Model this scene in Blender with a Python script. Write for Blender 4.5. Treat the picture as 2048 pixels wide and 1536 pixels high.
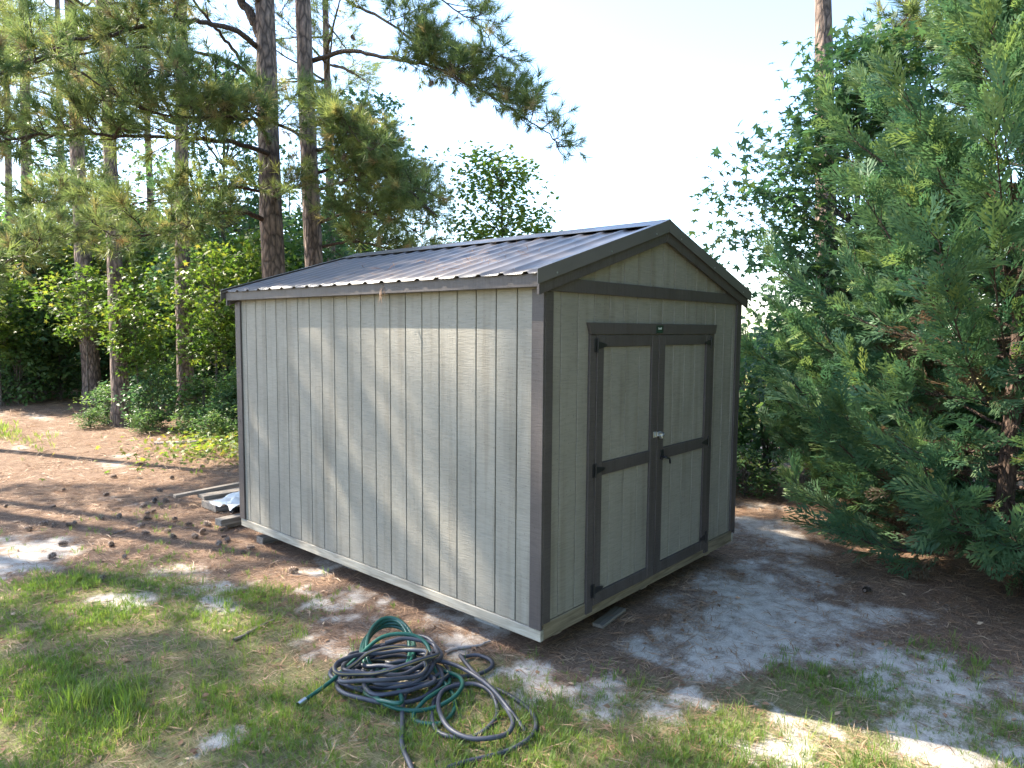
import bpy, bmesh, math
import numpy as np
from mathutils import Matrix, Vector

# ------------------------------------------------------------------ camera, sky, sun, exposure
scene = bpy.context.scene
col = scene.collection
for o in list(bpy.data.objects):
    bpy.data.objects.remove(o)

YAW, PITCH, ROLL = 0.8467, -0.0798, 0.0070
CAM = np.array([-3.6977, -2.9886, 2.3826])
Fv = np.array([math.sin(YAW) * math.cos(PITCH), math.cos(YAW) * math.cos(PITCH), math.sin(PITCH)])
Rv = np.array([math.cos(YAW), -math.sin(YAW), 0.0])
Uv = np.cross(Rv, Fv)
R2 = Rv * math.cos(ROLL) + Uv * math.sin(ROLL)
U2 = -Rv * math.sin(ROLL) + Uv * math.cos(ROLL)
cd = bpy.data.cameras.new('camera')
cam = bpy.data.objects.new('camera', cd)
col.objects.link(cam)
m = Matrix.Identity(4)
for i in range(3):
    m[i][0], m[i][1], m[i][2], m[i][3] = R2[i], U2[i], -Fv[i], CAM[i]
cam.matrix_world = m
cd.sensor_width = 36.0
cd.lens = 24.35
cd.clip_start = 0.05
cd.clip_end = 2000.0
scene.camera = cam

SUN_AZ = math.radians(-20.0)      # measured from +Y towards +X
SUN_EL = math.radians(43.0)
world = bpy.data.worlds.new('World')
scene.world = world
world.use_nodes = True
nt = world.node_tree
bg = nt.nodes['Background']
sky = nt.nodes.new('ShaderNodeTexSky')
sky.sky_type = 'NISHITA'
sky.sun_disc = False
sky.sun_elevation = SUN_EL
sky.sun_rotation = SUN_AZ
sky.air_density = 1.0
sky.dust_density = 0.7
sky.ozone_density = 2.0
nt.links.new(sky.outputs[0], bg.inputs[0])
bg.inputs[1].default_value = 0.15

sd = bpy.data.lights.new('sun', 'SUN')
sd.energy = 4.8
sd.angle = math.radians(0.53)
sd.color = (1.0, 0.90, 0.74)
sun = bpy.data.objects.new('sun', sd)
col.objects.link(sun)
sdir = Vector((math.sin(SUN_AZ) * math.cos(SUN_EL), math.cos(SUN_AZ) * math.cos(SUN_EL), math.sin(SUN_EL)))
sun.rotation_euler = sdir.to_track_quat('Z', 'Y').to_euler()
sun.location = (-6, 16, 20)

vs = scene.view_settings
vs.view_transform = 'Standard'
vs.look = 'None'
vs.gamma = 1.0
vs.use_curve_mapping = False
vs.exposure = 2.05

scene.cycles.max_bounces = 4
scene.cycles.diffuse_bounces = 2
scene.cycles.glossy_bounces = 2
scene.cycles.transmission_bounces = 4

rng = np.random.default_rng(7)

# ------------------------------------------------------------------ helpers
WL = {}          # world location of each unrotated object


def wl(o):
    return WL.get(o.name, np.zeros(3)) if o is not None else np.zeros(3)


def place(o, parent, loc):
    loc = np.array(loc, float)
    if parent is not None:
        o.parent = parent
        o.location = loc - wl(parent)
    else:
        o.location = loc
    WL[o.name] = loc


def tag(o, label=None, cat=None, group=None, kind=None):
    if label: o['label'] = label
    if cat: o['category'] = cat
    if group: o['group'] = group
    if kind: o['kind'] = kind
    return o


def empty(name, loc, label=None, cat=None, group=None):
    o = bpy.data.objects.new(name, None)
    o.empty_display_size = 0.2
    col.objects.link(o)
    place(o, None, loc)
    return tag(o, label, cat, group)


def link_mesh(name, me, mat, parent=None, loc=(0, 0, 0)):
    o = bpy.data.objects.new(name, me)
    col.objects.link(o)
    if mat is not None and len(me.materials) == 0:
        for mm in (mat if isinstance(mat, (list, tuple)) else [mat]):
            me.materials.append(mm)
    place(o, parent, loc)
    return o


def tri_mesh(name, V, F, smooth=False, attrs=None, mat_index=None):
    """mesh from numpy vertices and equal-sized faces (n,3) or (n,4)"""
    V = np.asarray(V, np.float32)
    F = np.asarray(F, np.int32)
    me = bpy.data.meshes.new(name)
    k = F.shape[1]
    me.vertices.add(len(V))
    me.vertices.foreach_set('co', V.ravel())
    me.loops.add(F.size)
    me.loops.foreach_set('vertex_index', F.ravel())
    me.polygons.add(len(F))
    me.polygons.foreach_set('loop_start', np.arange(0, F.size, k, dtype=np.int32))
    me.polygons.foreach_set('loop_total', np.full(len(F), k, np.int32))
    if smooth:
        me.polygons.foreach_set('use_smooth', np.ones(len(F), bool))
    if mat_index is not None:
        me.polygons.foreach_set('material_index', np.asarray(mat_index, np.int32))
    if attrs:
        for an, (dom, data) in attrs.items():
            a = me.attributes.new(an, 'FLOAT', dom)
            a.data.foreach_set('value', np.asarray(data, np.float32))
    me.update(calc_edges=True)
    return me


def box_mesh(name, sx, sy, sz, bevel=0.003):
    bm = bmesh.new()
    bmesh.ops.create_cube(bm, size=1.0)
    for v in bm.verts:
        v.co.x *= sx; v.co.y *= sy; v.co.z *= sz
    if bevel > 0:
        bmesh.ops.bevel(bm, geom=list(bm.edges), offset=min(bevel, 0.3 * min(sx, sy, sz)), segments=1, affect='EDGES')
    me = bpy.data.meshes.new(name)
    bm.to_mesh(me)
    bm.free()
    return me


def box(name, x0, x1, y0, y1, z0, z1, mat, parent=None, bevel=0.003):
    me = box_mesh(name, abs(x1 - x0), abs(y1 - y0), abs(z1 - z0), bevel)
    return link_mesh(name, me, mat, parent, ((x0 + x1) / 2, (y0 + y1) / 2, (z0 + z1) / 2))


def prism(name, poly, axis, a0, a1, mat, parent=None, bevel=0.002):
    """polygon extruded along an axis; poly is (x,z) for axis 1, (y,z) for axis 0, (x,y) for axis 2"""
    poly = np.array(poly, float)
    c2 = poly.mean(0)
    p = poly - c2
    h = (a1 - a0) / 2
    bm = bmesh.new()

    def mk(q, s):
        if axis == 1: return bm.verts.new((q[0], s, q[1]))
        if axis == 0: return bm.verts.new((s, q[0], q[1]))
        return bm.verts.new((q[0], q[1], s))
    A = [mk(q, -h) for q in p]
    B = [mk(q, h) for q in p]
    bm.faces.new(A)
    bm.faces.new(B[::-1])
    n = len(p)
    for i in range(n):
        bm.faces.new((A[i], B[i], B[(i + 1) % n], A[(i + 1) % n]))
    bmesh.ops.recalc_face_normals(bm, faces=list(bm.faces))
    if bevel > 0:
        bmesh.ops.bevel(bm, geom=list(bm.edges), offset=bevel, segments=1, affect='EDGES')
    me = bpy.data.meshes.new(name)
    bm.to_mesh(me)
    bm.free()
    mid = (a0 + a1) / 2
    loc = {1: (c2[0], mid, c2[1]), 0: (mid, c2[0], c2[1]), 2: (c2[0], c2[1], mid)}[axis]
    return link_mesh(name, me, mat, parent, loc)


def catmull(P, n=8):
    P = np.asarray(P, float)
    if len(P) < 3:
        t = np.linspace(0, 1, n * (len(P) - 1) + 1)[:, None]
        return P[0] * (1 - t) + P[-1] * t
    Q = np.vstack([2 * P[0] - P[1], P, 2 * P[-1] - P[-2]])
    out = []
    for i in range(1, len(Q) - 2):
        t = np.linspace(0, 1, n, endpoint=False)[:, None]
        a, b, c, d = Q[i - 1], Q[i], Q[i + 1], Q[i + 2]
        out.append(0.5 * ((2 * b) + (-a + c) * t + (2 * a - 5 * b + 4 * c - d) * t * t + (-a + 3 * b - 3 * c + d) * t ** 3))
    out.append(P[-1:])
    return np.vstack(out)


def tube_arrays(P, rad, k=6, cap=True):
    """swept tube: vertices and quad faces"""
    P = np.asarray(P, float)
    n = len(P)
    rad = np.broadcast_to(np.asarray(rad, float), (n,))
    T = np.gradient(P, axis=0)
    T /= np.linalg.norm(T, axis=1)[:, None] + 1e-9
    ref = np.array([0, 0, 1.0]) if abs(T[0, 2]) < 0.9 else np.array([1.0, 0, 0])
    N = np.zeros_like(P)
    v = np.cross(T[0], ref); v /= np.linalg.norm(v)
    N[0] = v
    for i in range(1, n):
        v = N[i - 1] - T[i] * np.dot(N[i - 1], T[i])
        N[i] = v / (np.linalg.norm(v) + 1e-9)
    B = np.cross(T, N)
    a = np.linspace(0, 2 * np.pi, k, endpoint=False)
    V = (P[:, None, :] + rad[:, None, None] * (np.cos(a)[None, :, None] * N[:, None, :] + np.sin(a)[None, :, None] * B[:, None, :])).reshape(-1, 3)
    i = np.arange(n - 1)[:, None] * k
    j = np.arange(k)[None, :]
    j2 = (j + 1) % k
    F = np.stack([i + j, i + j2, i + k + j2, i + k + j], -1).reshape(-1, 4)
    return V, F


class Bag:
    """collects arrays of quads / tris into one mesh"""
    def __init__(self):
        self.V = []; self.F = []; self.A = []; self.n = 0

    def add(self, V, F, val=None):
        F = np.asarray(F)
        if F.shape[1] == 4:
            F = np.vstack([F[:, [0, 1, 2]], F[:, [0, 2, 3]]])
        self.V.append(V); self.F.append(F + self.n); self.n += len(V)
        self.A.append(np.full(len(F), 0.5) if val is None else np.broadcast_to(val, (len(F),)))

    def mesh(self, name, smooth=False):
        return tri_mesh(name, np.vstack(self.V), np.vstack(self.F), smooth, {'rnd': ('FACE', np.concatenate(self.A))})


def frames(D, roll):
    """rotation matrices whose local +Z is D, rolled about it"""
    D = np.asarray(D, float)
    D = D / (np.linalg.norm(D, axis=1)[:, None] + 1e-9)
    up = np.where(np.abs(D[:, 2:3]) > 0.95, np.array([[1.0, 0, 0]]), np.array([[0, 0, 1.0]]))
    X = np.cross(up, D); X /= np.linalg.norm(X, axis=1)[:, None] + 1e-9
    Y = np.cross(D, X)
    c, s = np.cos(roll)[:, None], np.sin(roll)[:, None]
    X2 = X * c + Y * s
    Y2 = -X * s + Y * c
    return np.stack([X2, Y2, D], axis=2)


def instance(bag, tv, tf, pos, R, scale, val):
    """add copies of a template (tv, tf) to a bag"""
    N = len(pos)
    if N == 0:
        return
    V = np.einsum('nij,kj->nki', R, tv) * np.asarray(scale).reshape(-1, 1, 1) + np.asarray(pos)[:, None, :]
    F = (np.asarray(tf)[None] + (np.arange(N) * len(tv))[:, None, None]).reshape(-1, tf.shape[1])
    bag.add(V.reshape(-1, 3), F, np.repeat(np.asarray(val), len(tf) * (2 if tf.shape[1] == 4 else 1)) if tf.shape[1] == 3 else None)


_perm = np.random.default_rng(3).random((64, 64))


def vnoise(x, y, s=1.0, ox=0.0):
    x = np.asarray(x, float) * s + ox + 100.0
    y = np.asarray(y, float) * s + ox * 1.7 + 100.0
    xi = np.floor(x).astype(int); yi = np.floor(y).astype(int)
    fx = x - xi; fy = y - yi
    fx = fx * fx * (3 - 2 * fx); fy = fy * fy * (3 - 2 * fy)
    g = lambda a, b: _perm[a % 64, b % 64]
    return (g(xi, yi) * (1 - fx) + g(xi + 1, yi) * fx) * (1 - fy) + (g(xi, yi + 1) * (1 - fx) + g(xi + 1, yi + 1) * fx) * fy


def fbm(x, y, s=1.0, o=0.0):
    return (vnoise(x, y, s, o) + 0.5 * vnoise(x, y, s * 2.1, o + 7) + 0.25 * vnoise(x, y, s * 4.3, o + 13)) / 1.75


def sstep(a, b, x):
    t = np.clip((x - a) / (b - a), 0, 1)
    return t * t * (3 - 2 * t)


# ------------------------------------------------------------------ materials
def nmat(name):
    mt = bpy.data.materials.new(name)
    mt.use_nodes = True
    t = mt.node_tree
    return mt, t, t.nodes['Principled BSDF'], t.nodes['Material Output']


def N(t, kind, **kw):
    n = t.nodes.new(kind)
    for k, v in kw.items():
        setattr(n, k, v)
    return n


def ramp(t, stops):
    r = t.nodes.new('ShaderNodeValToRGB')
    el = r.color_ramp.elements
    while len(el) < len(stops):
        el.new(0.5)
    for e, (p, c) in zip(el, stops):
        e.position = p
        e.color = (*c, 1)
    return r


def mapping(t, coord, scale, rnd_offset=True):
    tc = N(t, 'ShaderNodeTexCoord')
    mp = N(t, 'ShaderNodeMapping')
    mp.inputs['Scale'].default_value = scale
    if rnd_offset:
        oi = N(t, 'ShaderNodeObjectInfo')
        ml = N(t, 'ShaderNodeMath', operation='MULTIPLY')
        ml.inputs[1].default_value = 37.0
        t.links.new(oi.outputs['Random'], ml.inputs[0])
        ad = N(t, 'ShaderNodeVectorMath', operation='ADD')
        t.links.new(tc.outputs[coord], ad.inputs[0])
        t.links.new(ml.outputs[0], ad.inputs[1])
        t.links.new(ad.outputs[0], mp.inputs['Vector'])
    else:
        t.links.new(tc.outputs[coord], mp.inputs['Vector'])
    return mp


def leaf_mat(name, stops, transl=0.4, rough=0.5, tcol=None):
    mt, t, p, out = nmat(name)
    at = N(t, 'ShaderNodeAttribute', attribute_name='rnd')
    r = ramp(t, stops)
    t.links.new(at.outputs['Fac'], r.inputs[0])
    t.links.new(r.outputs[0], p.inputs['Base Color'])
    p.inputs['Roughness'].default_value = rough
    p.inputs['Specular IOR Level'].default_value = 0.35
    tr = N(t, 'ShaderNodeBsdfTranslucent')
    hs = N(t, 'ShaderNodeHueSaturation')
    hs.inputs['Saturation'].default_value = 1.15
    hs.inputs['Value'].default_value = 1.5
    t.links.new(r.outputs[0], hs.inputs['Color'])
    t.links.new(hs.outputs[0], tr.inputs[0])
    mx = N(t, 'ShaderNodeMixShader')
    mx.inputs[0].default_value = transl
    t.links.new(p.outputs[0], mx.inputs[1])
    t.links.new(tr.outputs[0], mx.inputs[2])
    t.links.new(mx.outputs[0], out.inputs[0])
    return mt


M = {}
M['needles'] = leaf_mat('pine needle', [(0.0, (.11, .155, .065)), (.5, (.17, .22, .085)), (.88, (.26, .28, .10)), (1.0, (.32, .24, .13))], .5, .4)
M['cypress'] = leaf_mat('cypress foliage', [(0.0, (.054, .122, .070)), (.5, (.096, .178, .088)), (.85, (.178, .242, .085)), (.93, (.21, .26, .09)), (.95, (.11, .08, .052)), (1.0, (.14, .095, .062))], .36, .5)
M['star'] = leaf_mat('sweetgum leaf', [(0.0, (.05, .105, .055)), (.6, (.085, .155, .065)), (1.0, (.15, .20, .06))], .45, .45)
M['bright'] = leaf_mat('sapling leaf', [(0.0, (.07, .13, .035)), (.6, (.12, .19, .04)), (.95, (.22, .24, .055)), (1.0, (.30, .27, .07))], .45, .45)
M['dark_leaf'] = leaf_mat('woodland leaf', [(0.0, (.065, .125, .05)), (.6, (.105, .18, .06)), (1.0, (.18, .23, .07))], .48, .5)
M['grass'] = leaf_mat('grass blade', [(0.0, (.11, .18, .045)), (.6, (.175, .26, .06)), (.88, (.25, .29, .08)), (1.0, (.38, .32, .17))], .45, .5)
M['straw'] = leaf_mat('fallen pine needle', [(0.0, (.17, .092, .055)), (.5, (.33, .195, .115)), (1.0, (.50, .36, .24))], .1, .6)
M['drygrass'] = leaf_mat('dry meadow grass', [(0.0, (.16, .18, .05)), (1.0, (.38, .33, .13))], .3, .6)


def bark_mat(name, plate, fissure, sc=9.0):
    mt, t, p, out = nmat(name)
    mp = mapping(t, 'Object', (sc, sc, sc * .3))
    nz = N(t, 'ShaderNodeTexNoise'); nz.inputs['Scale'].default_value = 1.2; nz.inputs['Detail'].default_value = 3
    t.links.new(mp.outputs[0], nz.inputs['Vector'])
    mix = N(t, 'ShaderNodeMix', data_type='VECTOR'); mix.inputs[0].default_value = .25
    t.links.new(mp.outputs[0], mix.inputs[4]); t.links.new(nz.outputs['Color'], mix.inputs[5])
    vo = N(t, 'ShaderNodeTexVoronoi', feature='DISTANCE_TO_EDGE'); vo.inputs['Scale'].default_value = 1.6
    t.links.new(mix.outputs[1], vo.inputs['Vector'])
    r = ramp(t, [(0.0, fissure), (.13, tuple(.6 * a for a in plate)), (.4, plate)])
    t.links.new(vo.outputs['Distance'], r.inputs[0])
    n2 = N(t, 'ShaderNodeTexNoise'); n2.inputs['Scale'].default_value = 3.5; n2.inputs['Detail'].default_value = 6
    t.links.new(mp.outputs[0], n2.inputs['Vector'])
    r2 = ramp(t, [(.3, (.55, .55, .58)), (.7, (1.35, 1.25, 1.15))])
    t.links.new(n2.outputs['Fac'], r2.inputs[0])
    mu = N(t, 'ShaderNodeMix', data_type='RGBA', blend_type='MULTIPLY'); mu.inputs[0].default_value = 1
    t.links.new(r.outputs[0], mu.inputs[6]); t.links.new(r2.outputs[0], mu.inputs[7])
    t.links.new(mu.outputs[2], p.inputs['Base Color'])
    p.inputs['Roughness'].default_value = .9
    ad = N(t, 'ShaderNodeMath', operation='MULTIPLY_ADD'); ad.inputs[1].default_value = .35
    t.links.new(n2.outputs['Fac'], ad.inputs[0]); t.links.new(vo.outputs['Distance'], ad.inputs[2])
    b = N(t, 'ShaderNodeBump'); b.inputs['Strength'].default_value = .9; b.inputs['Distance'].default_value = .05
    t.links.new(ad.outputs[0], b.inputs['Height']); t.links.new(b.outputs[0], p.inputs['Normal'])
    return mt


M['bark'] = bark_mat('pine bark', (.30, .225, .19), (.07, .052, .045))
M['twig'] = bark_mat('twig bark', (.15, .10, .075), (.06, .04, .03), 20)
M['greybark'] = bark_mat('smooth grey bark', (.20, .18, .155), (.09, .08, .07), 14)


def paint_mat(name, c, rough=.6, vertical=True, grain=1.0, weather=0.0):
    """painted engineered-wood siding with an embossed rough-sawn face"""
    mt, t, p, out = nmat(name)
    mp = mapping(t, 'Object', (26, 26, 2.0) if vertical else (2.0, 2.0, 30))
    n1 = N(t, 'ShaderNodeTexNoise'); n1.inputs['Scale'].default_value = 3.0; n1.inputs['Detail'].default_value = 5; n1.inputs['Distortion'].default_value = 1.2
    t.links.new(mp.outputs[0], n1.inputs['Vector'])
    mp2 = mapping(t, 'Object', (9, 9, 95) if vertical else (95, 95, 9))
    n2 = N(t, 'ShaderNodeTexNoise'); n2.inputs['Scale'].default_value = 1.0; n2.inputs['Detail'].default_value = 2; n2.inputs['Distortion'].default_value = .8
    t.links.new(mp2.outputs[0], n2.inputs['Vector'])
    mp3 = mapping(t, 'Object', (1.3, 1.3, 1.3))
    n3 = N(t, 'ShaderNodeTexNoise'); n3.inputs['Scale'].default_value = 1.5; n3.inputs['Detail'].default_value = 4
    t.links.new(mp3.outputs[0], n3.inputs['Vector'])
    r = ramp(t, [(.25, tuple(a * .86 for a in c)), (.75, tuple(min(1, a * 1.12) for a in c))])
    t.links.new(n3.outputs['Fac'], r.inputs[0])
    r1 = ramp(t, [(.3, (.84, .84, .84)), (.6, (1.05, 1.05, 1.05))])
    t.links.new(n2.outputs['Fac'], r1.inputs[0])
    mu = N(t, 'ShaderNodeMix', data_type='RGBA', blend_type='MULTIPLY'); mu.inputs[0].default_value = .8
    t.links.new(r.outputs[0], mu.inputs[6]); t.links.new(r1.outputs[0], mu.inputs[7])
    # dark specks and a few faint run-down stains
    mp4 = mapping(t, 'Object', (30, 30, 22))
    v4 = N(t, 'ShaderNodeTexVoronoi', feature='F1'); v4.inputs['Scale'].default_value = 1.0; v4.inputs['Randomness'].default_value = 1.0
    t.links.new(mp4.outputs[0], v4.inputs['Vector'])
    r4 = ramp(t, [(.06, (.45, .42, .40)), (.13, (1, 1, 1))])
    t.links.new(v4.outputs['Distance'], r4.inputs[0])
    mu2 = N(t, 'ShaderNodeMix', data_type='RGBA', blend_type='MULTIPLY'); mu2.inputs[0].default_value = .75
    t.links.new(mu.outputs[2], mu2.inputs[6]); t.links.new(r4.outputs[0], mu2.inputs[7])
    mp5 = mapping(t, 'Object', (11, 11, .7))
    n5 = N(t, 'ShaderNodeTexNoise'); n5.inputs['Scale'].default_value = 1.0; n5.inputs['Detail'].default_value = 5
    t.links.new(mp5.outputs[0], n5.inputs['Vector'])
    r5_ = ramp(t, [(.34, (.80, .77, .73)), (.50, (1, 1, 1))])
    t.links.new(n5.outputs['Fac'], r5_.inputs[0])
    mu3 = N(t, 'ShaderNodeMix', data_type='RGBA', blend_type='MULTIPLY'); mu3.inputs[0].default_value = .8
    t.links.new(mu2.outputs[2], mu3.inputs[6]); t.links.new(r5_.outputs[0], mu3.inputs[7])
    t.links.new(mu3.outputs[2], p.inputs['Base Color'])
    p.inputs['Roughness'].default_value = rough
    p.inputs['Specular IOR Level'].default_value = .3
    a = N(t, 'ShaderNodeMath', operation='ADD')
    t.links.new(n1.outputs['Fac'], a.inputs[0]); t.links.new(n2.outputs['Fac'], a.inputs[1])
    b = N(t, 'ShaderNodeBump'); b.inputs['Strength'].default_value = .45 * grain; b.inputs['Distance'].default_value = .006
    t.links.new(a.outputs[0], b.inputs['Height']); t.links.new(b.outputs[0], p.inputs['Normal'])
    return mt


M['siding'] = paint_mat('greige siding paint', (.262, .242, .204))
M['trim'] = paint_mat('brown trim paint', (.084, .071, .068), .5, True, .7)
M['trim_h'] = paint_mat('brown trim paint horizontal', (.084, .071, .068), .5, False, .7)


def wood_mat(name, c1, c2, axis):
    mt, t, p, out = nmat(name)
    sc = [14, 14, 14]; sc[axis] = 1.2
    mp = mapping(t, 'Object', tuple(sc))
    n1 = N(t, 'ShaderNodeTexNoise'); n1.inputs['Scale'].default_value = 2.5; n1.inputs['Detail'].default_value = 6; n1.inputs['Distortion'].default_value = 1.0
    t.links.new(mp.outputs[0], n1.inputs['Vector'])
    r = ramp(t, [(.3, c1), (.7, c2)])
    t.links.new(n1.outputs['Fac'], r.inputs[0]); t.links.new(r.outputs[0], p.inputs['Base Color'])
    p.inputs['Roughness'].default_value = .8
    b = N(t, 'ShaderNodeBump'); b.inputs['Strength'].default_value = .5; b.inputs['Distance'].default_value = .006
    t.links.new(n1.outputs['Fac'], b.inputs['Height']); t.links.new(b.outputs[0], p.inputs['Normal'])
    return mt


M['rim_y'] = wood_mat('treated rim wood long', (.22, .195, .155), (.40, .37, .31), 1)
M['rim_x'] = wood_mat('treated rim wood front', (.12, .095, .06), (.28, .23, .155), 0)
M['weathered'] = wood_mat('weathered grey plank', (.10, .085, .07), (.27, .235, .20), 0)
M['weathered_y'] = wood_mat('weathered grey plank y', (.16, .13, .10), (.38, .33, .27), 1)


def plain(name, c, rough=.5, metal=0.0, var=.15, scale=6.0, bump=0.0):
    mt, t, p, out = nmat(name)
    mp = mapping(t, 'Object', (scale, scale, scale))
    n1 = N(t, 'ShaderNodeTexNoise'); n1.inputs['Scale'].default_value = 1.0; n1.inputs['Detail'].default_value = 5
    t.links.new(mp.outputs[0], n1.inputs['Vector'])
    r = ramp(t, [(.25, tuple(a * (1 - var) for a in c)), (.75, tuple(min(1, a * (1 + var)) for a in c))])
    t.links.new(n1.outputs['Fac'], r.inputs[0]); t.links.new(r.outputs[0], p.inputs['Base Color'])
    p.inputs['Roughness'].default_value = rough
    p.inputs['Metallic'].default_value = metal
    if bump:
        b = N(t, 'ShaderNodeBump'); b.inputs['Strength'].default_value = bump; b.inputs['Distance'].default_value = .01
        t.links.new(n1.outputs['Fac'], b.inputs['Height']); t.links.new(b.outputs[0], p.inputs['Normal'])
    return mt


def roof_mat():
    mt, t, p, out = nmat('bronze painted steel')
    mp = mapping(t, 'Object', (3, 3, 3))
    n1 = N(t, 'ShaderNodeTexNoise'); n1.inputs['Scale'].default_value = 1.0; n1.inputs['Detail'].default_value = 6
    t.links.new(mp.outputs[0], n1.inputs['Vector'])
    r = ramp(t, [(.3, (.100, .090, .089)), (.7, (.135, .121, .120))])
    t.links.new(n1.outputs['Fac'], r.inputs[0]); t.links.new(r.outputs[0], p.inputs['Base Color'])
    r2 = ramp(t, [(.3, (.30, .30, .30)), (.7, (.46, .46, .46))])
    t.links.new(n1.outputs['Fac'], r2.inputs[0]); t.links.new(r2.outputs[0], p.inputs['Roughness'])
    p.inputs['Specular IOR Level'].default_value = .6
    return mt


M['roof'] = roof_mat()
M['black'] = plain('black hardware', (.012, .012, .014), .45)
M['zinc'] = plain('bright zinc', (.55, .57, .58), .28, 1.0)
M['sign_green'] = plain('sign plate green', (.010, .030, .018), .4)
M['sign_white'] = plain('sign print white', (.6, .66, .62), .5)
M['inner'] = plain('bare sheathing', (.22, .19, .14), .8)
M['groove'] = plain('groove shade tone', (.13, .118, .098), .8)  # siding colour darkened, the shade between boards put into the backing
M['concrete'] = plain('concrete block', (.33, .32, .30), .9, 0, .2, 20, .3)
M['plastic'] = plain('white plastic sheet', (.62, .63, .62), .45, 0, .1, 5)
M['pipe'] = plain('black drain pipe', (.02, .022, .024), .4)
M['hose_grey'] = plain('dark hose rubber', (.050, .053, .070), .45, 0, .25, 9)
M['hose_yellow'] = plain('yellow hose stripe', (.24, .18, .07), .5, 0, .3, 9)
M['hose_green'] = plain('green hose vinyl', (.012, .085, .062), .35, 0, .25, 9)
M['cone'] = leaf_mat('pine cone scales', [(0.0, (.15, .105, .08)), (.5, (.29, .22, .18)), (1.0, (.50, .42, .37))], .02, .85)
M['cone_core'] = plain('pine cone core', (.05, .033, .026), .9)
M['stick'] = plain('dead stick bark', (.20, .16, .14), .9, 0, .4, 25, .5)
M['palestick'] = plain('bleached stick', (.42, .37, .34), .9, 0, .3, 25, .5)


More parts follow.
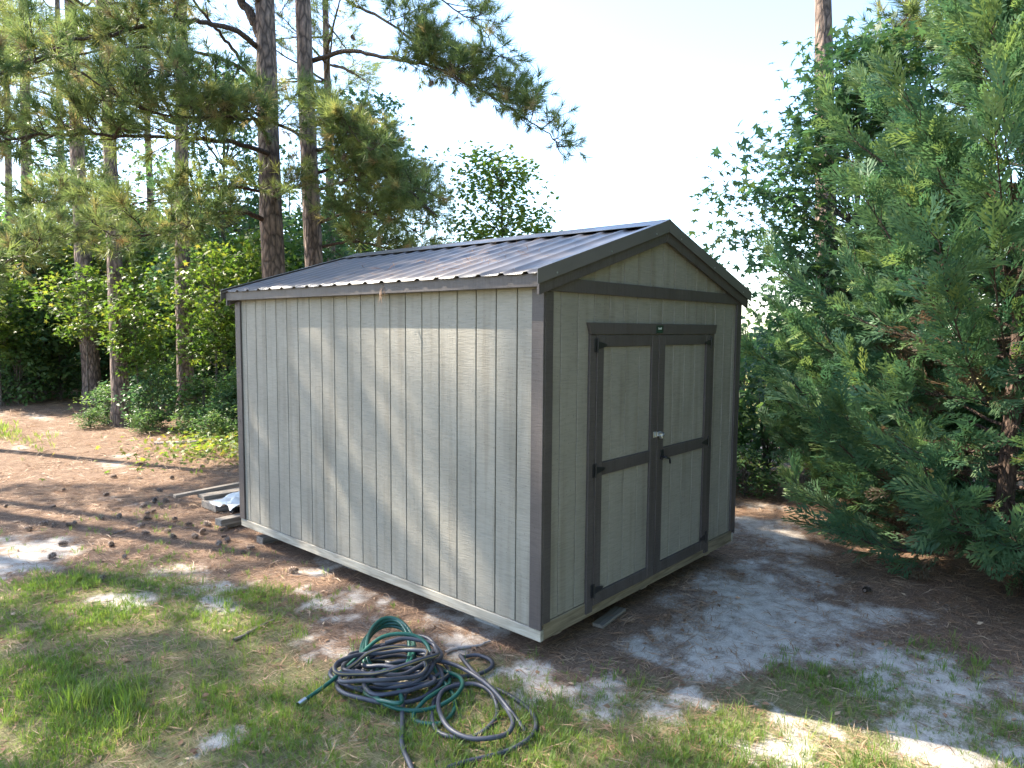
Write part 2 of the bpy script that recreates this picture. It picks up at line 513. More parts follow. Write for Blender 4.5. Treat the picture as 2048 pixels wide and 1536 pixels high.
def ground_mat():
    mt, t, p, out = nmat('yard ground')
    tc = N(t, 'ShaderNodeTexCoord')

    def noise(scale, detail=5, dist=0.0, sx=1, sy=1, rot=0.0):
        mp = N(t, 'ShaderNodeMapping')
        mp.inputs['Scale'].default_value = (sx, sy, 1)
        mp.inputs['Rotation'].default_value = (0, 0, rot)
        t.links.new(tc.outputs['Object'], mp.inputs[0])
        n = N(t, 'ShaderNodeTexNoise')
        n.inputs['Scale'].default_value = scale; n.inputs['Detail'].default_value = detail; n.inputs['Distortion'].default_value = dist
        t.links.new(mp.outputs[0], n.inputs['Vector'])
        return n
    fine = noise(120, 4)
    mid = noise(9, 6)
    fibA = noise(22, 4, 1.5, 4.0, .5, .5)
    fibB = noise(22, 4, 1.5, .5, 4.0, .2)
    fib = N(t, 'ShaderNodeMath', operation='MAXIMUM')
    t.links.new(fibA.outputs['Fac'], fib.inputs[0]); t.links.new(fibB.outputs['Fac'], fib.inputs[1])
    # ragged speckle that breaks up the borders between sand, straw and thatch
    sp1 = noise(48, 6, .8)
    spm = N(t, 'ShaderNodeMath', operation='MULTIPLY'); spm.inputs[1].default_value = .45
    t.links.new(mid.outputs['Fac'], spm.inputs[0])
    spk = N(t, 'ShaderNodeMath', operation='MULTIPLY_ADD'); spk.inputs[1].default_value = .55
    t.links.new(sp1.outputs['Fac'], spk.inputs[0]); t.links.new(spm.outputs[0], spk.inputs[2])
    # sand
    rs = ramp(t, [(.30, (.22, .175, .145)), (.42, (.46, .405, .35)), (.56, (.61, .55, .485)), (.72, (.71, .655, .59))])
    addn = N(t, 'ShaderNodeMath', operation='MULTIPLY_ADD'); addn.inputs[1].default_value = .5
    hm = N(t, 'ShaderNodeMath', operation='MULTIPLY'); hm.inputs[1].default_value = .5
    t.links.new(mid.outputs['Fac'], hm.inputs[0])
    t.links.new(fine.outputs['Fac'], addn.inputs[0]); t.links.new(hm.outputs[0], addn.inputs[2])
    t.links.new(addn.outputs[0], rs.inputs[0])
    # pine straw bed
    rp = ramp(t, [(.36, (.085, .056, .041)), (.55, (.205, .137, .098)), (.72, (.35, .25, .18))])
    t.links.new(fib.outputs[0], rp.inputs[0])
    # thatch below the grass
    rg = ramp(t, [(.36, (.085, .085, .040)), (.55, (.19, .175, .085)), (.72, (.33, .285, .165))])
    t.links.new(fib.outputs[0], rg.inputs[0])
    # far meadow
    rm = ramp(t, [(.3, (.16, .17, .06)), (.7, (.34, .29, .13))])
    t.links.new(mid.outputs['Fac'], rm.inputs[0])

    def att(nm):
        a = N(t, 'ShaderNodeAttribute', attribute_name=nm)
        ad = N(t, 'ShaderNodeMath', operation='MULTIPLY_ADD')
        ad.inputs[1].default_value = 1.7
        sb = N(t, 'ShaderNodeMath', operation='SUBTRACT'); sb.inputs[1].default_value = .5
        t.links.new(spk.outputs[0], sb.inputs[0])
        t.links.new(sb.outputs[0], ad.inputs[0]); t.links.new(a.outputs['Fac'], ad.inputs[2])
        r = ramp(t, [(.22, (0, 0, 0)), (.78, (1, 1, 1))])
        t.links.new(ad.outputs[0], r.inputs[0])
        return r

    def mixc(f, a, b):
        mx = N(t, 'ShaderNodeMix', data_type='RGBA')
        t.links.new(f, mx.inputs[0]); t.links.new(a, mx.inputs[6]); t.links.new(b, mx.inputs[7])
        return mx.outputs[2]
    c = mixc(att('grassy').outputs[0], rp.outputs[0], rg.outputs[0])
    c = mixc(att('sand').outputs[0], c, rs.outputs[0])
    am = N(t, 'ShaderNodeAttribute', attribute_name='meadow')
    c = mixc(am.outputs['Fac'], c, rm.outputs[0])
    t.links.new(c, p.inputs['Base Color'])
    p.inputs['Roughness'].default_value = .95
    p.inputs['Specular IOR Level'].default_value = .15
    h = N(t, 'ShaderNodeMath', operation='ADD')
    t.links.new(fib.outputs[0], h.inputs[0]); t.links.new(addn.outputs[0], h.inputs[1])
    b = N(t, 'ShaderNodeBump'); b.inputs['Strength'].default_value = .8; b.inputs['Distance'].default_value = .02
    t.links.new(h.outputs[0], b.inputs['Height']); t.links.new(b.outputs[0], p.inputs['Normal'])
    return mt


M['ground'] = ground_mat()

# ------------------------------------------------------------------ ground
GRASS_EDGE = [(-9.0, 7.2), (-3.4, 5.6), (-2.16, 4.63), (-1.19, 4.38), (-0.68, 2.84), (-0.78, 1.7), (-0.77, 1.19), (-0.43, 0.47), (0.05, -0.27),
              (0.70, -0.88), (1.54, -1.46), (1.82, -1.89), (1.85, -2.64), (2.0, -5.0)]
SAND = [(4.45, .1, .5), (3.95, -.3, .45), (3.2, -.42, .26), (2.6, -.55, .52), (2.1, -.68, .68), (1.65, -.98, .68), (1.1, -.80, .46), (2.3, -1.22, .46), (1.3, -1.55, .30), (1.65, -1.95, .32), (1.5, -2.45, .28),
        (.9, -2.3, .30), (.35, -1.75, .25), (.2, -1.0, .26), (-.25, -.25, .28), (-.45, .05, .22), (-.3, -.7, .2), (.35, .7, .25), (.42, 1.05, .25), (-.05, .85, .2), (-.55, .45, .16), (2.0, -2.9, .4),
        (-1.7, 5.85, .42), (-2.0, 5.25, .5), (-.87, 2.87, .22), (-1.56, 3.45, .18), (-.7, 1.68, .24), (-.82, 1.12, .18), (.04, 2.82, .26), (-.3, 2.2, .2), (-1.97, .69, .2), (5.6, -1.6, .5), (4.9, -2.9, .5), (-.2, 1.6, .18)]


def grass_amount(x, y):
    """1 on the grassy, camera side of the edge line"""
    x = np.asarray(x, float); y = np.asarray(y, float)
    P = np.array(GRASS_EDGE)
    # signed distance to the edge polyline
    best = np.full(x.shape, 1e9); sgn = np.ones(x.shape)
    for a, b in zip(P[:-1], P[1:]):
        d = b - a
        tt = np.clip(((x - a[0]) * d[0] + (y - a[1]) * d[1]) / (d @ d), 0, 1)
        px_, py_ = a[0] + tt * d[0], a[1] + tt * d[1]
        dist = np.hypot(x - px_, y - py_)
        s = np.sign(d[0] * (y - a[1]) - d[1] * (x - a[0]))
        upd = dist < best
        best = np.where(upd, dist, best); sgn = np.where(upd, s, sgn)
    sd_ = -sgn * best
    return sstep(-.45, .45, sd_ + (fbm(x, y, 1.3, 5) - .5) * 1.1)


def sand_amount(x, y):
    x = np.asarray(x, float); y = np.asarray(y, float)
    wx = x + (fbm(x, y, 3.0, 21) - .5) * 1.0
    wy = y + (fbm(x, y, 3.0, 33) - .5) * 1.0
    s = np.zeros(x.shape)
    for (a, b, r) in SAND:
        s = np.maximum(s, .86 - .86 * sstep(.2, 1.6, np.hypot(wx - a, wy - b) / r))
    s = np.maximum(s, .6 * sstep(.66, .80, fbm(x, y, .9, 51)) * (1 - .7 * grass_amount(x, y)))
    return s


def gh(x, y):
    """ground height"""
    x = np.asarray(x, float); y = np.asarray(y, float)
    d = np.hypot(x - 1, y - 2)
    return (fbm(x, y, .8, 2) - .5) * .035 * (1 - np.exp(-(np.maximum(0, d - 1.5)) * .5)) + (fbm(x, y, .12, 9) - .5) * .25 * sstep(16, 40, d)


def axis_coords(a, b, step, far_a, far_b, n):
    core = np.arange(a, b + 1e-6, step)
    lo = a - (np.geomspace(step, a - far_a, n))
    hi = b + (np.geomspace(step, far_b - b, n))
    return np.concatenate([lo[::-1], core, hi])


gx = axis_coords(-4.2, 7.5, .075, -160, 260, 40)
gy = axis_coords(-4.2, 9.0, .075, -160, 260, 40)
GX, GY = np.meshgrid(gx, gy, indexing='ij')
GZ = gh(GX, GY)
nx, ny = GX.shape
gi = np.arange(nx * ny).reshape(nx, ny)
GF = np.stack([gi[:-1, :-1], gi[1:, :-1], gi[1:, 1:], gi[:-1, 1:]], -1).reshape(-1, 4)
X_, Y_ = GX.ravel(), GY.ravel()
meadow = np.maximum(sstep(9, 14, X_ - .25 * Y_) * sstep(-20, -6, X_ - np.abs(Y_) * .2), sstep(45, 70, np.hypot(X_, Y_)))
gm = tri_mesh('ground', np.stack([X_, Y_, GZ.ravel()], 1), GF, True,
              {'sand': ('POINT', sand_amount(X_, Y_)), 'grassy': ('POINT', grass_amount(X_, Y_)), 'meadow': ('POINT', meadow)})
ground = link_mesh('ground', gm, M['ground'])
tag(ground, 'sandy yard ground with pine straw beds and thin grass', 'ground', kind='structure')

# ------------------------------------------------------------------ the shed
RB = .17                    # underside of the rim joist
W_, L_ = 3.19, 4.283
shed = empty('storage_shed', (1.595, 2.14, 0), 'greige wooden storage shed with brown trim and ribbed metal roof', 'shed')
box('floor_deck', .03, W_ - .03, .03, L_ - .03, RB + .01, RB + .11, M['inner'], shed, 0)
box('wall_core', .014, W_ - .014, .014, L_ - .014, RB + .112, 2.70, M['groove'], shed, 0)
prism('gable_core', [(.014, 2.702), (W_ - .014, 2.702), (1.595, 3.16)], 1, .014, .09, M['groove'], shed, 0)
prism('gable_core', [(.014, 2.702), (W_ - .014, 2.702), (1.595, 3.16)], 1, L_ - .09, L_ - .014, M['groove'], shed, 0)
# rim joists
box('rim_joist', -.010, .028, -.012, L_ + .012, RB, RB + .082, M['rim_y'], shed, .004)
box('rim_joist', W_ - .028, W_ + .010, -.012, L_ + .012, RB, RB + .082, M['rim_y'], shed, .004)
box('rim_joist', .030, W_ - .030, -.008, .028, RB + .001, RB + .122, M['rim_x'], shed, .004)
box('rim_joist', .030, W_ - .030, L_ - .028, L_ + .008, RB + .001, RB + .122, M['rim_x'], shed, .004)
for sx in (.30, 1.55, 2.80):
    box('skid_runner', sx, sx + .09, .10, L_ - .05, RB - .09, RB - .001, M['weathered_y'], shed, .006)

SIDE_Z0, SIDE_Z1 = RB + .086, 2.70
G = .0045                   # half groove
# side boards (both long walls)
gl = [0.0] + [.2366 + .2032 * k for k in range(20)] + [L_]
share = {}
for wall_x, sgn in ((0.0, 1), (W_, -1)):
    for a, b in zip(gl[:-1], gl[1:]):
        key = round(b - a, 3)
        if key not in share:
            share[key] = box_mesh('siding_board', .016, b - a - 2 * G, SIDE_Z1 - SIDE_Z0, .003)
        link_mesh('siding_board', share[key], M['siding'], shed, (wall_x + sgn * .008, (a + b) / 2, (SIDE_Z0 + SIDE_Z1) / 2))
# gable wall boards, front and back
gf = [0.0] + [.1997 + .2032 * k for k in range(15)]
gf = [g for g in gf if g < W_ - .05] + [W_]
ROOF_S = (3.27 - 2.745) / (1.595 + .15)


def roof_z(x):
    return 3.27 - abs(x - 1.595) * ROOF_S


for y0, sg in ((0.0, 1), (L_, -1)):
    ya, yb = (y0, y0 + .016) if sg > 0 else (y0 - .016, y0)
    for a, b in zip(gf[:-1], gf[1:]):
        a2, b2 = max(a + G, .017), min(b - G, W_ - .017)
        box('siding_board', a2, b2, ya, yb, RB + .126, 2.66, M['siding'], shed, .003)
        za, zb = roof_z(a2) - .06, roof_z(b2) - .06
        poly = [(a2, 2.70), (b2, 2.70), (b2, max(zb, 2.71))]
        if a2 < 1.595 < b2:
            poly.append((1.595, roof_z(1.595) - .06))
        poly.append((a2, max(za, 2.71)))
        prism('siding_board', poly, 1, ya, yb, M['siding'], shed, .002)
# corner trim
for (cx, sx) in ((0.0, -1), (W_, 1)):
    for (cy, sy) in ((0.0, -1), (L_, 1)):
        # face on the long wall
        xa, xb = (cx - .020, cx - .001) if sx < 0 else (cx + .001, cx + .020)
        ya, yb = (cy - .020, cy + .088) if sy < 0 else (cy - .088, cy + .020)
        box('corner_trim', xa, xb, ya, yb, RB + .088, 2.655, M['trim'], shed, .003)
        # face on the gable wall
        xa, xb = (cx + .001, cx + .090) if sx < 0 else (cx - .090, cx - .001)
        ya, yb = (cy - .020, cy - .001) if sy < 0 else (cy + .001, cy + .020)
        box('corner_trim', xa, xb, ya, yb, RB + .124, 2.638, M['trim'], shed, .003)
# eave fascia
box('eave_fascia', -.105, -.083, -.030, L_ + .05, 2.662, 2.752, M['trim_h'], shed, .003)
box('eave_fascia', W_ + .083, W_ + .105, -.030, L_ + .05, 2.662, 2.752, M['trim_h'], shed, .003)
box('soffit', -.082, -.021, -.028, L_ + .045, 2.665, 2.685, M['trim_h'], shed, 0)
box('soffit', W_ + .021, W_ + .082, -.028, L_ + .045, 2.665, 2.685, M['trim_h'], shed, 0)
# belt boards and rake boards
for y0, ya, yb in ((0, -.024, -.002), (1, L_ + .002, L_ + .024)):
    zt = 2.738
    prism('belt_board', [(-.082, 2.642), (W_ + .082, 2.642), (W_ + .082, roof_z(W_ + .082) - .115), (W_ + .082 - .05, zt), (-.032, zt), (-.082, roof_z(-.082) - .115)],
          1, ya, yb, M['trim_h'], shed, .002)
    for s in (-1, 1):
        e = 1.595 + s * (1.595 + .104)
        prism('rake_board', [(1.595, roof_z(1.595) - .018), (e, roof_z(e) - .018), (e, roof_z(e) - .150), (1.595, roof_z(1.595) - .150)], 1,
              ya - (.0225 if y0 == 0 else -.0225), yb - (.0225 if y0 == 0 else -.0225), M['trim_h'], shed, .002)
# ribbed metal roof, five panels on each slope
RY0, RY1 = -.054, L_ + .075
PW = (RY1 - RY0) / 5


def roof_panel_mesh(mirror):
    prof = [(0, 0)]
    pitch = PW / 4
    for k in range(4):
        c0 = pitch * (k + .5)
        for (dy, dz) in ((-.032, 0), (-.018, .013), (-.010, .0155), (.010, .0155), (.018, .013), (.032, 0)):
            prof.append((c0 + dy, dz))
    prof.append((PW, 0))
    prof = np.array(sorted(set(prof)))
    xs = np.linspace(-.130, 1.585, 9)
    V = []
    for x in xs:
        for (yy, dz) in prof:
            V.append((x, yy, roof_z(x) + dz))
    V = np.array(V)
    n = len(prof)
    Fq = []
    for i in range(len(xs) - 1):
        for j in range(n - 1):
            Fq.append((i * n + j, (i + 1) * n + j, (i + 1) * n + j + 1, i * n + j + 1))
    Fq = np.array(Fq)
    # thickness: a second skin 2 mm below, ends closed
    V2 = V.copy(); V2[:, 2] -= .0022
    nv = len(V)
    Fall = [Fq, Fq[:, ::-1] + nv]
    e = []
    for j in range(n - 1):
        e.append((j, j + 1, j + 1 + nv, j + nv))
        b0 = (len(xs) - 1) * n
        e.append((b0 + j + 1, b0 + j, b0 + j + nv, b0 + j + 1 + nv))
    Vv = np.vstack([V, V2])
    Fa = np.vstack(Fall + [np.array(e)])
    if mirror:
        Vv[:, 0] = 3.19 - Vv[:, 0]
        Fa = Fa[:, ::-1]
    return tri_mesh('roof_panel', Vv, Fa)


for mirror in (False, True):
    pm = roof_panel_mesh(mirror)
    for k in range(5):
        link_mesh('roof_panel', pm, M['roof'], shed, (0, RY0 + PW * k + (.0004 * k), .0003 * k))
# ridge cap
capP = [(1.595 - .19, roof_z(1.405) + .030), (1.595 - .03, roof_z(1.565) + .034), (1.595, 3.309), (1.595 + .03, roof_z(1.625) + .034), (1.595 + .19, roof_z(1.785) + .030)]
poly = capP + [(x, z - .003) for (x, z) in capP[::-1]]
prism('ridge_cap', poly, 1, RY0 - .012, RY1 + .012, M['roof'], shed, 0)
# rake flashing: L of metal on each sloping edge
for ya, yb, tf0, tf1 in ((RY0 - .010, RY0 - .006, RY0 - .006, RY0 + .045), (RY1 + .006, RY1 + .010, RY1 - .045, RY1 + .006)):
    for s in (-1, 1):
        e = 1.595 + s * 1.738
        a = 1.595 + s * .001
        prism('rake_flashing', [(a, 3.300), (e, roof_z(e) + .030), (e, roof_z(e) - .070), (a, 3.200)], 1, ya, yb, M['roof'], shed, 0)
        prism('rake_flashing', [(a, 3.3005), (e, roof_z(e) + .0305), (e, roof_z(e) + .0275), (a, 3.2975)], 1, tf0, tf1, M['roof'], shed, 0)
        for q in (.12, .5, .88):
            xx = a + (e - a) * q
            box('screw_head', xx - .005, xx + .005, ya - .004, ya - .0005, roof_z(xx) - .05, roof_z(xx) - .04, M['zinc'], shed, 0) if ya < 0 else None

# doorway trim
prism('door_header', [(.500, 2.432), (2.632, 2.432), (2.600, 2.345), (.532, 2.345)], 1, -.030, -.001, M['trim_h'], shed, .002)
box('door_casing', .530, .612, -.022, -.001, .205, 2.343, M['trim'], shed, .003)
box('door_casing', 2.510, 2.592, -.022, -.001, .205, 2.343, M['trim'], shed, .003)


def strap_hinge(parent, xh, z, s):
    """T hinge: plate on the casing, tapering strap on the door; s = +1 strap to the right"""
    root = box('hinge', xh - s * .034, xh - s * .004, -.0275, -.0232, z - .052, z + .052, M['black'], parent, .001)
    prism('strap', [(xh + s * .004, z - .030), (xh + s * .118, z - .010), (xh + s * .128, z), (xh + s * .118, z + .010), (xh + s * .004, z + .030)], 1, -.0335, -.0292, M['black'], root, .0008)
    V, F = tube_arrays([(xh, -.033, z - .055), (xh, -.033, z), (xh, -.033, z + .055)], .007, 8)
    link_mesh('barrel', tri_mesh('barrel', V, F, True), M['black'], root)


def door(xa, xb, hinge_left):
    z0, z1 = .252, 2.338
    d = empty('door', ((xa + xb) / 2, -.015, z0))
    d.parent = shed
    d.location = wl(d) - wl(shed)
    st = .088
    sr = .105
    wl_, wr_ = (st, sr) if hinge_left else (sr, st)
    box('stile', xa, xa + wl_, -.028, -.006, z0, z1, M['trim'], d, .003)
    box('stile', xb - wr_, xb, -.028, -.006, z0, z1, M['trim'], d, .003)
    ia, ib = xa + wl_ + .0005, xb - wr_ - .0005
    box('rail', ia, ib, -.0265, -.006, z1 - .088, z1, M['trim_h'], d, .003)
    box('rail', ia, ib, -.0265, -.006, 1.262, 1.362, M['trim_h'], d, .003)
    box('rail', ia, ib, -.0265, -.006, z0, z0 + .094, M['trim_h'], d, .003)
    cuts = [ia] + [g for g in np.arange(ia + .13 if hinge_left else ia + .17, ib - .05, .2032)] + [ib]
    for (za, zb) in ((z0 + .095, 1.261), (1.363, z1 - .089)):
        for a, b in zip(cuts[:-1], cuts[1:]):
            box('panel_board', a + .003, b - .003, -.012, -.002, za, zb, M['siding'], d, .002)
        box('panel_back', ia, ib, -.0018, -.0003, za, zb, M['groove'], d, 0)
    for z in (2.262, 1.312, .372):
        strap_hinge(d, xa - .001 if hinge_left else xb + .001, z, 1 if hinge_left else -1)
    return d


dl = door(.615, 1.524, True)
dr = door(1.533, 2.507, False)
# hasp
hs = box('hasp', 1.462, 1.512, -.034, -.029, 1.468, 1.518, M['zinc'], dl, .001)
V, F = tube_arrays(catmull([(1.535, -.034, 1.478), (1.535, -.065, 1.480), (1.555, -.078, 1.492), (1.575, -.065, 1.502), (1.575, -.034, 1.504)], 6), .005, 8)
link_mesh('staple', tri_mesh('staple', V, F, True), M['zinc'], hs)
box('hasp_leaf', 1.512, 1.566, -.040, -.036, 1.474, 1.512, M['zinc'], hs, .001)
box('hasp_body', 1.540, 1.562, -.072, -.041, 1.455, 1.500, M['zinc'], hs, .004)
# lever handle on the right door
V, F = tube_arrays([(1.610, -.029, 1.285), (1.610, -.040, 1.285)], .026, 14)
hd = link_mesh('handle_rose', tri_mesh('handle_rose', V, np.vstack([F]), True), M['black'], dr)
V, F = tube_arrays(catmull([(1.610, -.035, 1.285), (1.610, -.072, 1.285), (1.625, -.080, 1.280), (1.665, -.080, 1.262), (1.680, -.078, 1.225)], 6), [.010] * 13 + [.009] * 12, 8)
link_mesh('lever', tri_mesh('lever', V, F, True), M['black'], hd)
box('keeper', 1.585, 1.640, -.036, -.0285, 1.300, 1.345, M['black'], hd, .002)
# small maker's plate on the header
sp = box('name_plate', 1.470, 1.580, -.0345, -.0302, 2.352, 2.418, M['sign_green'], shed, .001)
for k, (a, b) in enumerate(((1.497, 1.509), (1.512, 1.524), (1.527, 1.539), (1.542, 1.553))):
    box('print_mark', a, b, -.0353, -.0346, 2.384, 2.398 + (.003 if k in (0, 3) else 0), M['sign_white'], sp, 0)
box('print_mark', 1.490, 1.560, -.0353, -.0346, 2.365, 2.368, M['hose_green'], sp, 0)

# supports under the shed: things of their own
def rest_box(name, x0, x1, y0, y1, z1, mat, label, cat, group=None):
    zz = float(gh((x0 + x1) / 2, (y0 + y1) / 2)) - .012
    return tag(box(name, x0, x1, y0, y1, zz, z1, mat, None, .005), label, cat, group)


rest_box('concrete_block', .62, 1.02, .13, .33, RB - .0905, M['concrete'], 'grey concrete block wedged below the shed near its front corner', 'block') if False else None
for (sx, sy) in ((.30, .75), (1.55, .55), (2.80, .75), (1.55, 2.1), (2.80, 2.1), (1.55, 3.95), (2.80, 3.95)):
    rest_box('support_block', sx - .06, sx + .15, sy - .14, sy + .14, RB - .091, M['concrete'], 'flat grey concrete block under a shed runner', 'block', 'concrete blocks carrying the shed runners')
rest_box('timber_block', .06, .46, 3.96, 4.10, RB - .0915, M['weathered'], 'dark timber block poking out below the far corner of the shed side', 'block')
rest_box('timber_block', .26, .46, 2.55, 2.72, RB - .0915, M['weathered'], 'short timber block in the shade below the middle of the shed side', 'block')

# ------------------------------------------------------------------ generic plant builders
rs = np.random.default_rng(11)


def needle_tuft(n, length, width, shoot, seed):
    r = np.random.default_rng(seed)
    t0 = r.random(n) ** .8
    ang = np.radians(r.uniform(22, 78, n) * (1.15 - .55 * t0))
    az = r.uniform(0, 2 * np.pi, n)
    D = np.stack([np.sin(ang) * np.cos(az), np.sin(ang) * np.sin(az), np.cos(ang)], 1)
    base = np.stack([np.zeros(n), np.zeros(n), t0 * shoot], 1)
    ln = length * r.uniform(.75, 1.1, n)
    side = np.cross(D, r.normal(size=(n, 3))); side /= np.linalg.norm(side, axis=1)[:, None]
    droop = np.array([0, 0, -1.0]) * 0
    tip = base + D * ln[:, None] + droop
    V = np.stack([base - side * width / 2, base + side * width / 2, tip], 1).reshape(-1, 3)
    F = np.arange(3 * n).reshape(-1, 3)
    return V, F


TUFT_NEAR = [needle_tuft(40, .21, .0100, .15, s) for s in range(4)]
TUFT_FAR = [needle_tuft(26, .23, .010, .18, s + 10) for s in range(3)]


def scatter_tufts(bag, pos, D, tufts, r, sc=(.8, 1.2), val=None):
    pos = np.asarray(pos); D = np.asarray(D)
    idx = r.integers(0, len(tufts), len(pos))
    val = r.random(len(pos)) if val is None else val
    for k in range(len(tufts)):
        q = idx == k
        if q.any():
            instance(bag, tufts[k][0], tufts[k][1], pos[q], frames(D[q], r.uniform(0, 6.28, q.sum())), r.uniform(sc[0], sc[1], q.sum()), val[q])


def grow_limb(P, r0, r1, wood, tp, td, r, dens=5.0, start=.25, sub=(.45, 1.1), flat=.55, k=6, twig_tufts=(3, 7)):
    """a pine limb: swept tube plus side shoots that end in needle tufts"""
    C = catmull(P, 6)
    seg = np.linalg.norm(np.diff(C, axis=0), axis=1)
    L = np.concatenate([[0], np.cumsum(seg)])
    tt = L / L[-1]
    C = C + r.normal(size=C.shape) * .012 * np.minimum(1, tt * 5)[:, None]
    V, F = tube_arrays(C, r0 + (r1 - r0) * tt ** .8, k)
    wood.add(V, F)
    T = np.gradient(C, axis=0); T /= np.linalg.norm(T, axis=1)[:, None]
    n = int(L[-1] * (1 - start) * dens) + 2
    for s in np.sort(r.uniform(start, 1.0, n)):
        i = min(int(np.searchsorted(tt, s)), len(C) - 1)
        p, t_ = C[i], T[i]
        side = np.cross(t_, [0, 0, 1.0]); side /= np.linalg.norm(side) + 1e-9
        d = t_ * r.uniform(.3, .9) + side * r.choice([-1, 1]) * r.uniform(.3, 1.0) + np.array([0, 0, r.uniform(-.35, .75)])
        d /= np.linalg.norm(d)
        ln = r.uniform(*sub) * (1.1 - .6 * s)
        m_ = 4
        up = np.array([0, 0, r.uniform(-.05, .35)])
        Q = np.array([p + d * ln * a + up * ln * a * a * .6 for a in np.linspace(0, 1, m_)])
        V, F = tube_arrays(Q, np.linspace(.011, .004, m_), 4)
        wood.add(V, F)
        tp.append(Q[-1]); td.append(Q[-1] - Q[-2])
        for _ in range(r.integers(*twig_tufts)):
            a = r.uniform(.3, 1.0)
            q = p + d * ln * a + up * ln * a * a * .6
            dd = d * r.uniform(.3, 1) + r.normal(size=3) * .5 + np.array([0, 0, .28])
            dd /= np.linalg.norm(dd)
            l2 = r.uniform(.06, .28)
            e = q + dd * l2
            V, F = tube_arrays(np.array([q, (q + e) / 2 + r.normal(size=3) * .01, e]), [.006, .005, .004], 3)
            wood.add(V, F)
            tp.append(e); td.append(dd)


def trunk_arrays(base, top, r0, r1, n=26, k=18, wob=.03, seed=0, flare=.35):
    r = np.random.default_rng(seed)
    t = np.linspace(0, 1, n)
    P = np.array(base)[None] * (1 - t)[:, None] + np.array(top)[None] * t[:, None]
    ph = r.uniform(0, 6.28, 4)
    H = top[2] - base[2]
    P[:, 0] += wob * (np.sin(t * H * .45 + ph[0]) - np.sin(ph[0])) * np.minimum(1, t * 6)
    P[:, 1] += wob * (np.sin(t * H * .38 + ph[1]) - np.sin(ph[1])) * np.minimum(1, t * 6)
    rad = r0 + (r1 - r0) * t
    rad = rad * (1 + flare * np.exp(-t * H / .35))
    V, F = tube_arrays(P, rad, k)
    a = np.tile(np.linspace(0, 2 * np.pi, k, endpoint=False), n)
    z = V[:, 2]
    ctr = np.repeat(P, k, axis=0)
    bump = 1 + .035 * np.sin(a * 5 + z * 2.3 + ph[2]) + .03 * r.normal(size=len(V))
    V = ctr + (V - ctr) * bump[:, None]
    return V, F, P


def rel(V, loc):
    return np.asarray(V) - np.asarray(loc)[None]


# ------------------------------------------------------------------ pines
def pine_shell(name, base, top, r0, r1, label, group=None, seed=0, k=18):
    z0 = float(gh(base[0], base[1])) - .06
    b = np.array([base[0], base[1], z0])
    t = empty(name, (base[0], base[1], z0 + .06), label, 'tree', group)
    V, F, P = trunk_arrays(b, np.array(top, float), r0, r1, 34, k, .03, seed)
    tr = link_mesh('trunk', tri_mesh('trunk', rel(V, b), F, True), M['bark'], t, b)
    return t, P


def finish_pine(t, wood, tp, td, tufts, r, sc=(.8, 1.2)):
    loc = wl(t)
    needles = Bag()
    scatter_tufts(needles, np.array(tp), np.array(td), tufts, r, sc)
    w = wood.mesh('limbs', True)
    w.transform(Matrix.Translation(-Vector(loc)))
    link_mesh('limbs', w, M['twig'], t, loc)
    c = needles.mesh('crown')
    c.transform(Matrix.Translation(-Vector(loc)))
    link_mesh('crown', c, M['needles'], t, loc)


def random_limbs(P, z0, z1, n, ln, r, wood, tp, td, dens=3.0, rad=.045, sub=(.5, 1.2), tw=(2, 5)):
    """limbs around a trunk axis polyline P between heights z0 and z1"""
    for _ in range(n):
        z = r.uniform(z0, z1)
        i = int(np.argmin(abs(P[:, 2] - z)))
        p = P[i]
        az = r.uniform(0, 6.28)
        u = (z - z0) / (z1 - z0)
        l = ln * (1 - .65 * u) * r.uniform(.7, 1.15)
        d = np.array([math.cos(az), math.sin(az), 0])
        rise = r.uniform(-.05, .45) + .4 * u
        Q = [p, p + d * l * .35 + [0, 0, l * .35 * rise], p + d * l * .7 + [0, 0, l * .7 * rise * .8], p + d * l + [0, 0, l * rise * .55 + .1]]
        grow_limb(np.array(Q), rad * (1 - .5 * u), .008, wood, tp, td, r, dens, .22, sub, k=5, twig_tufts=tw)


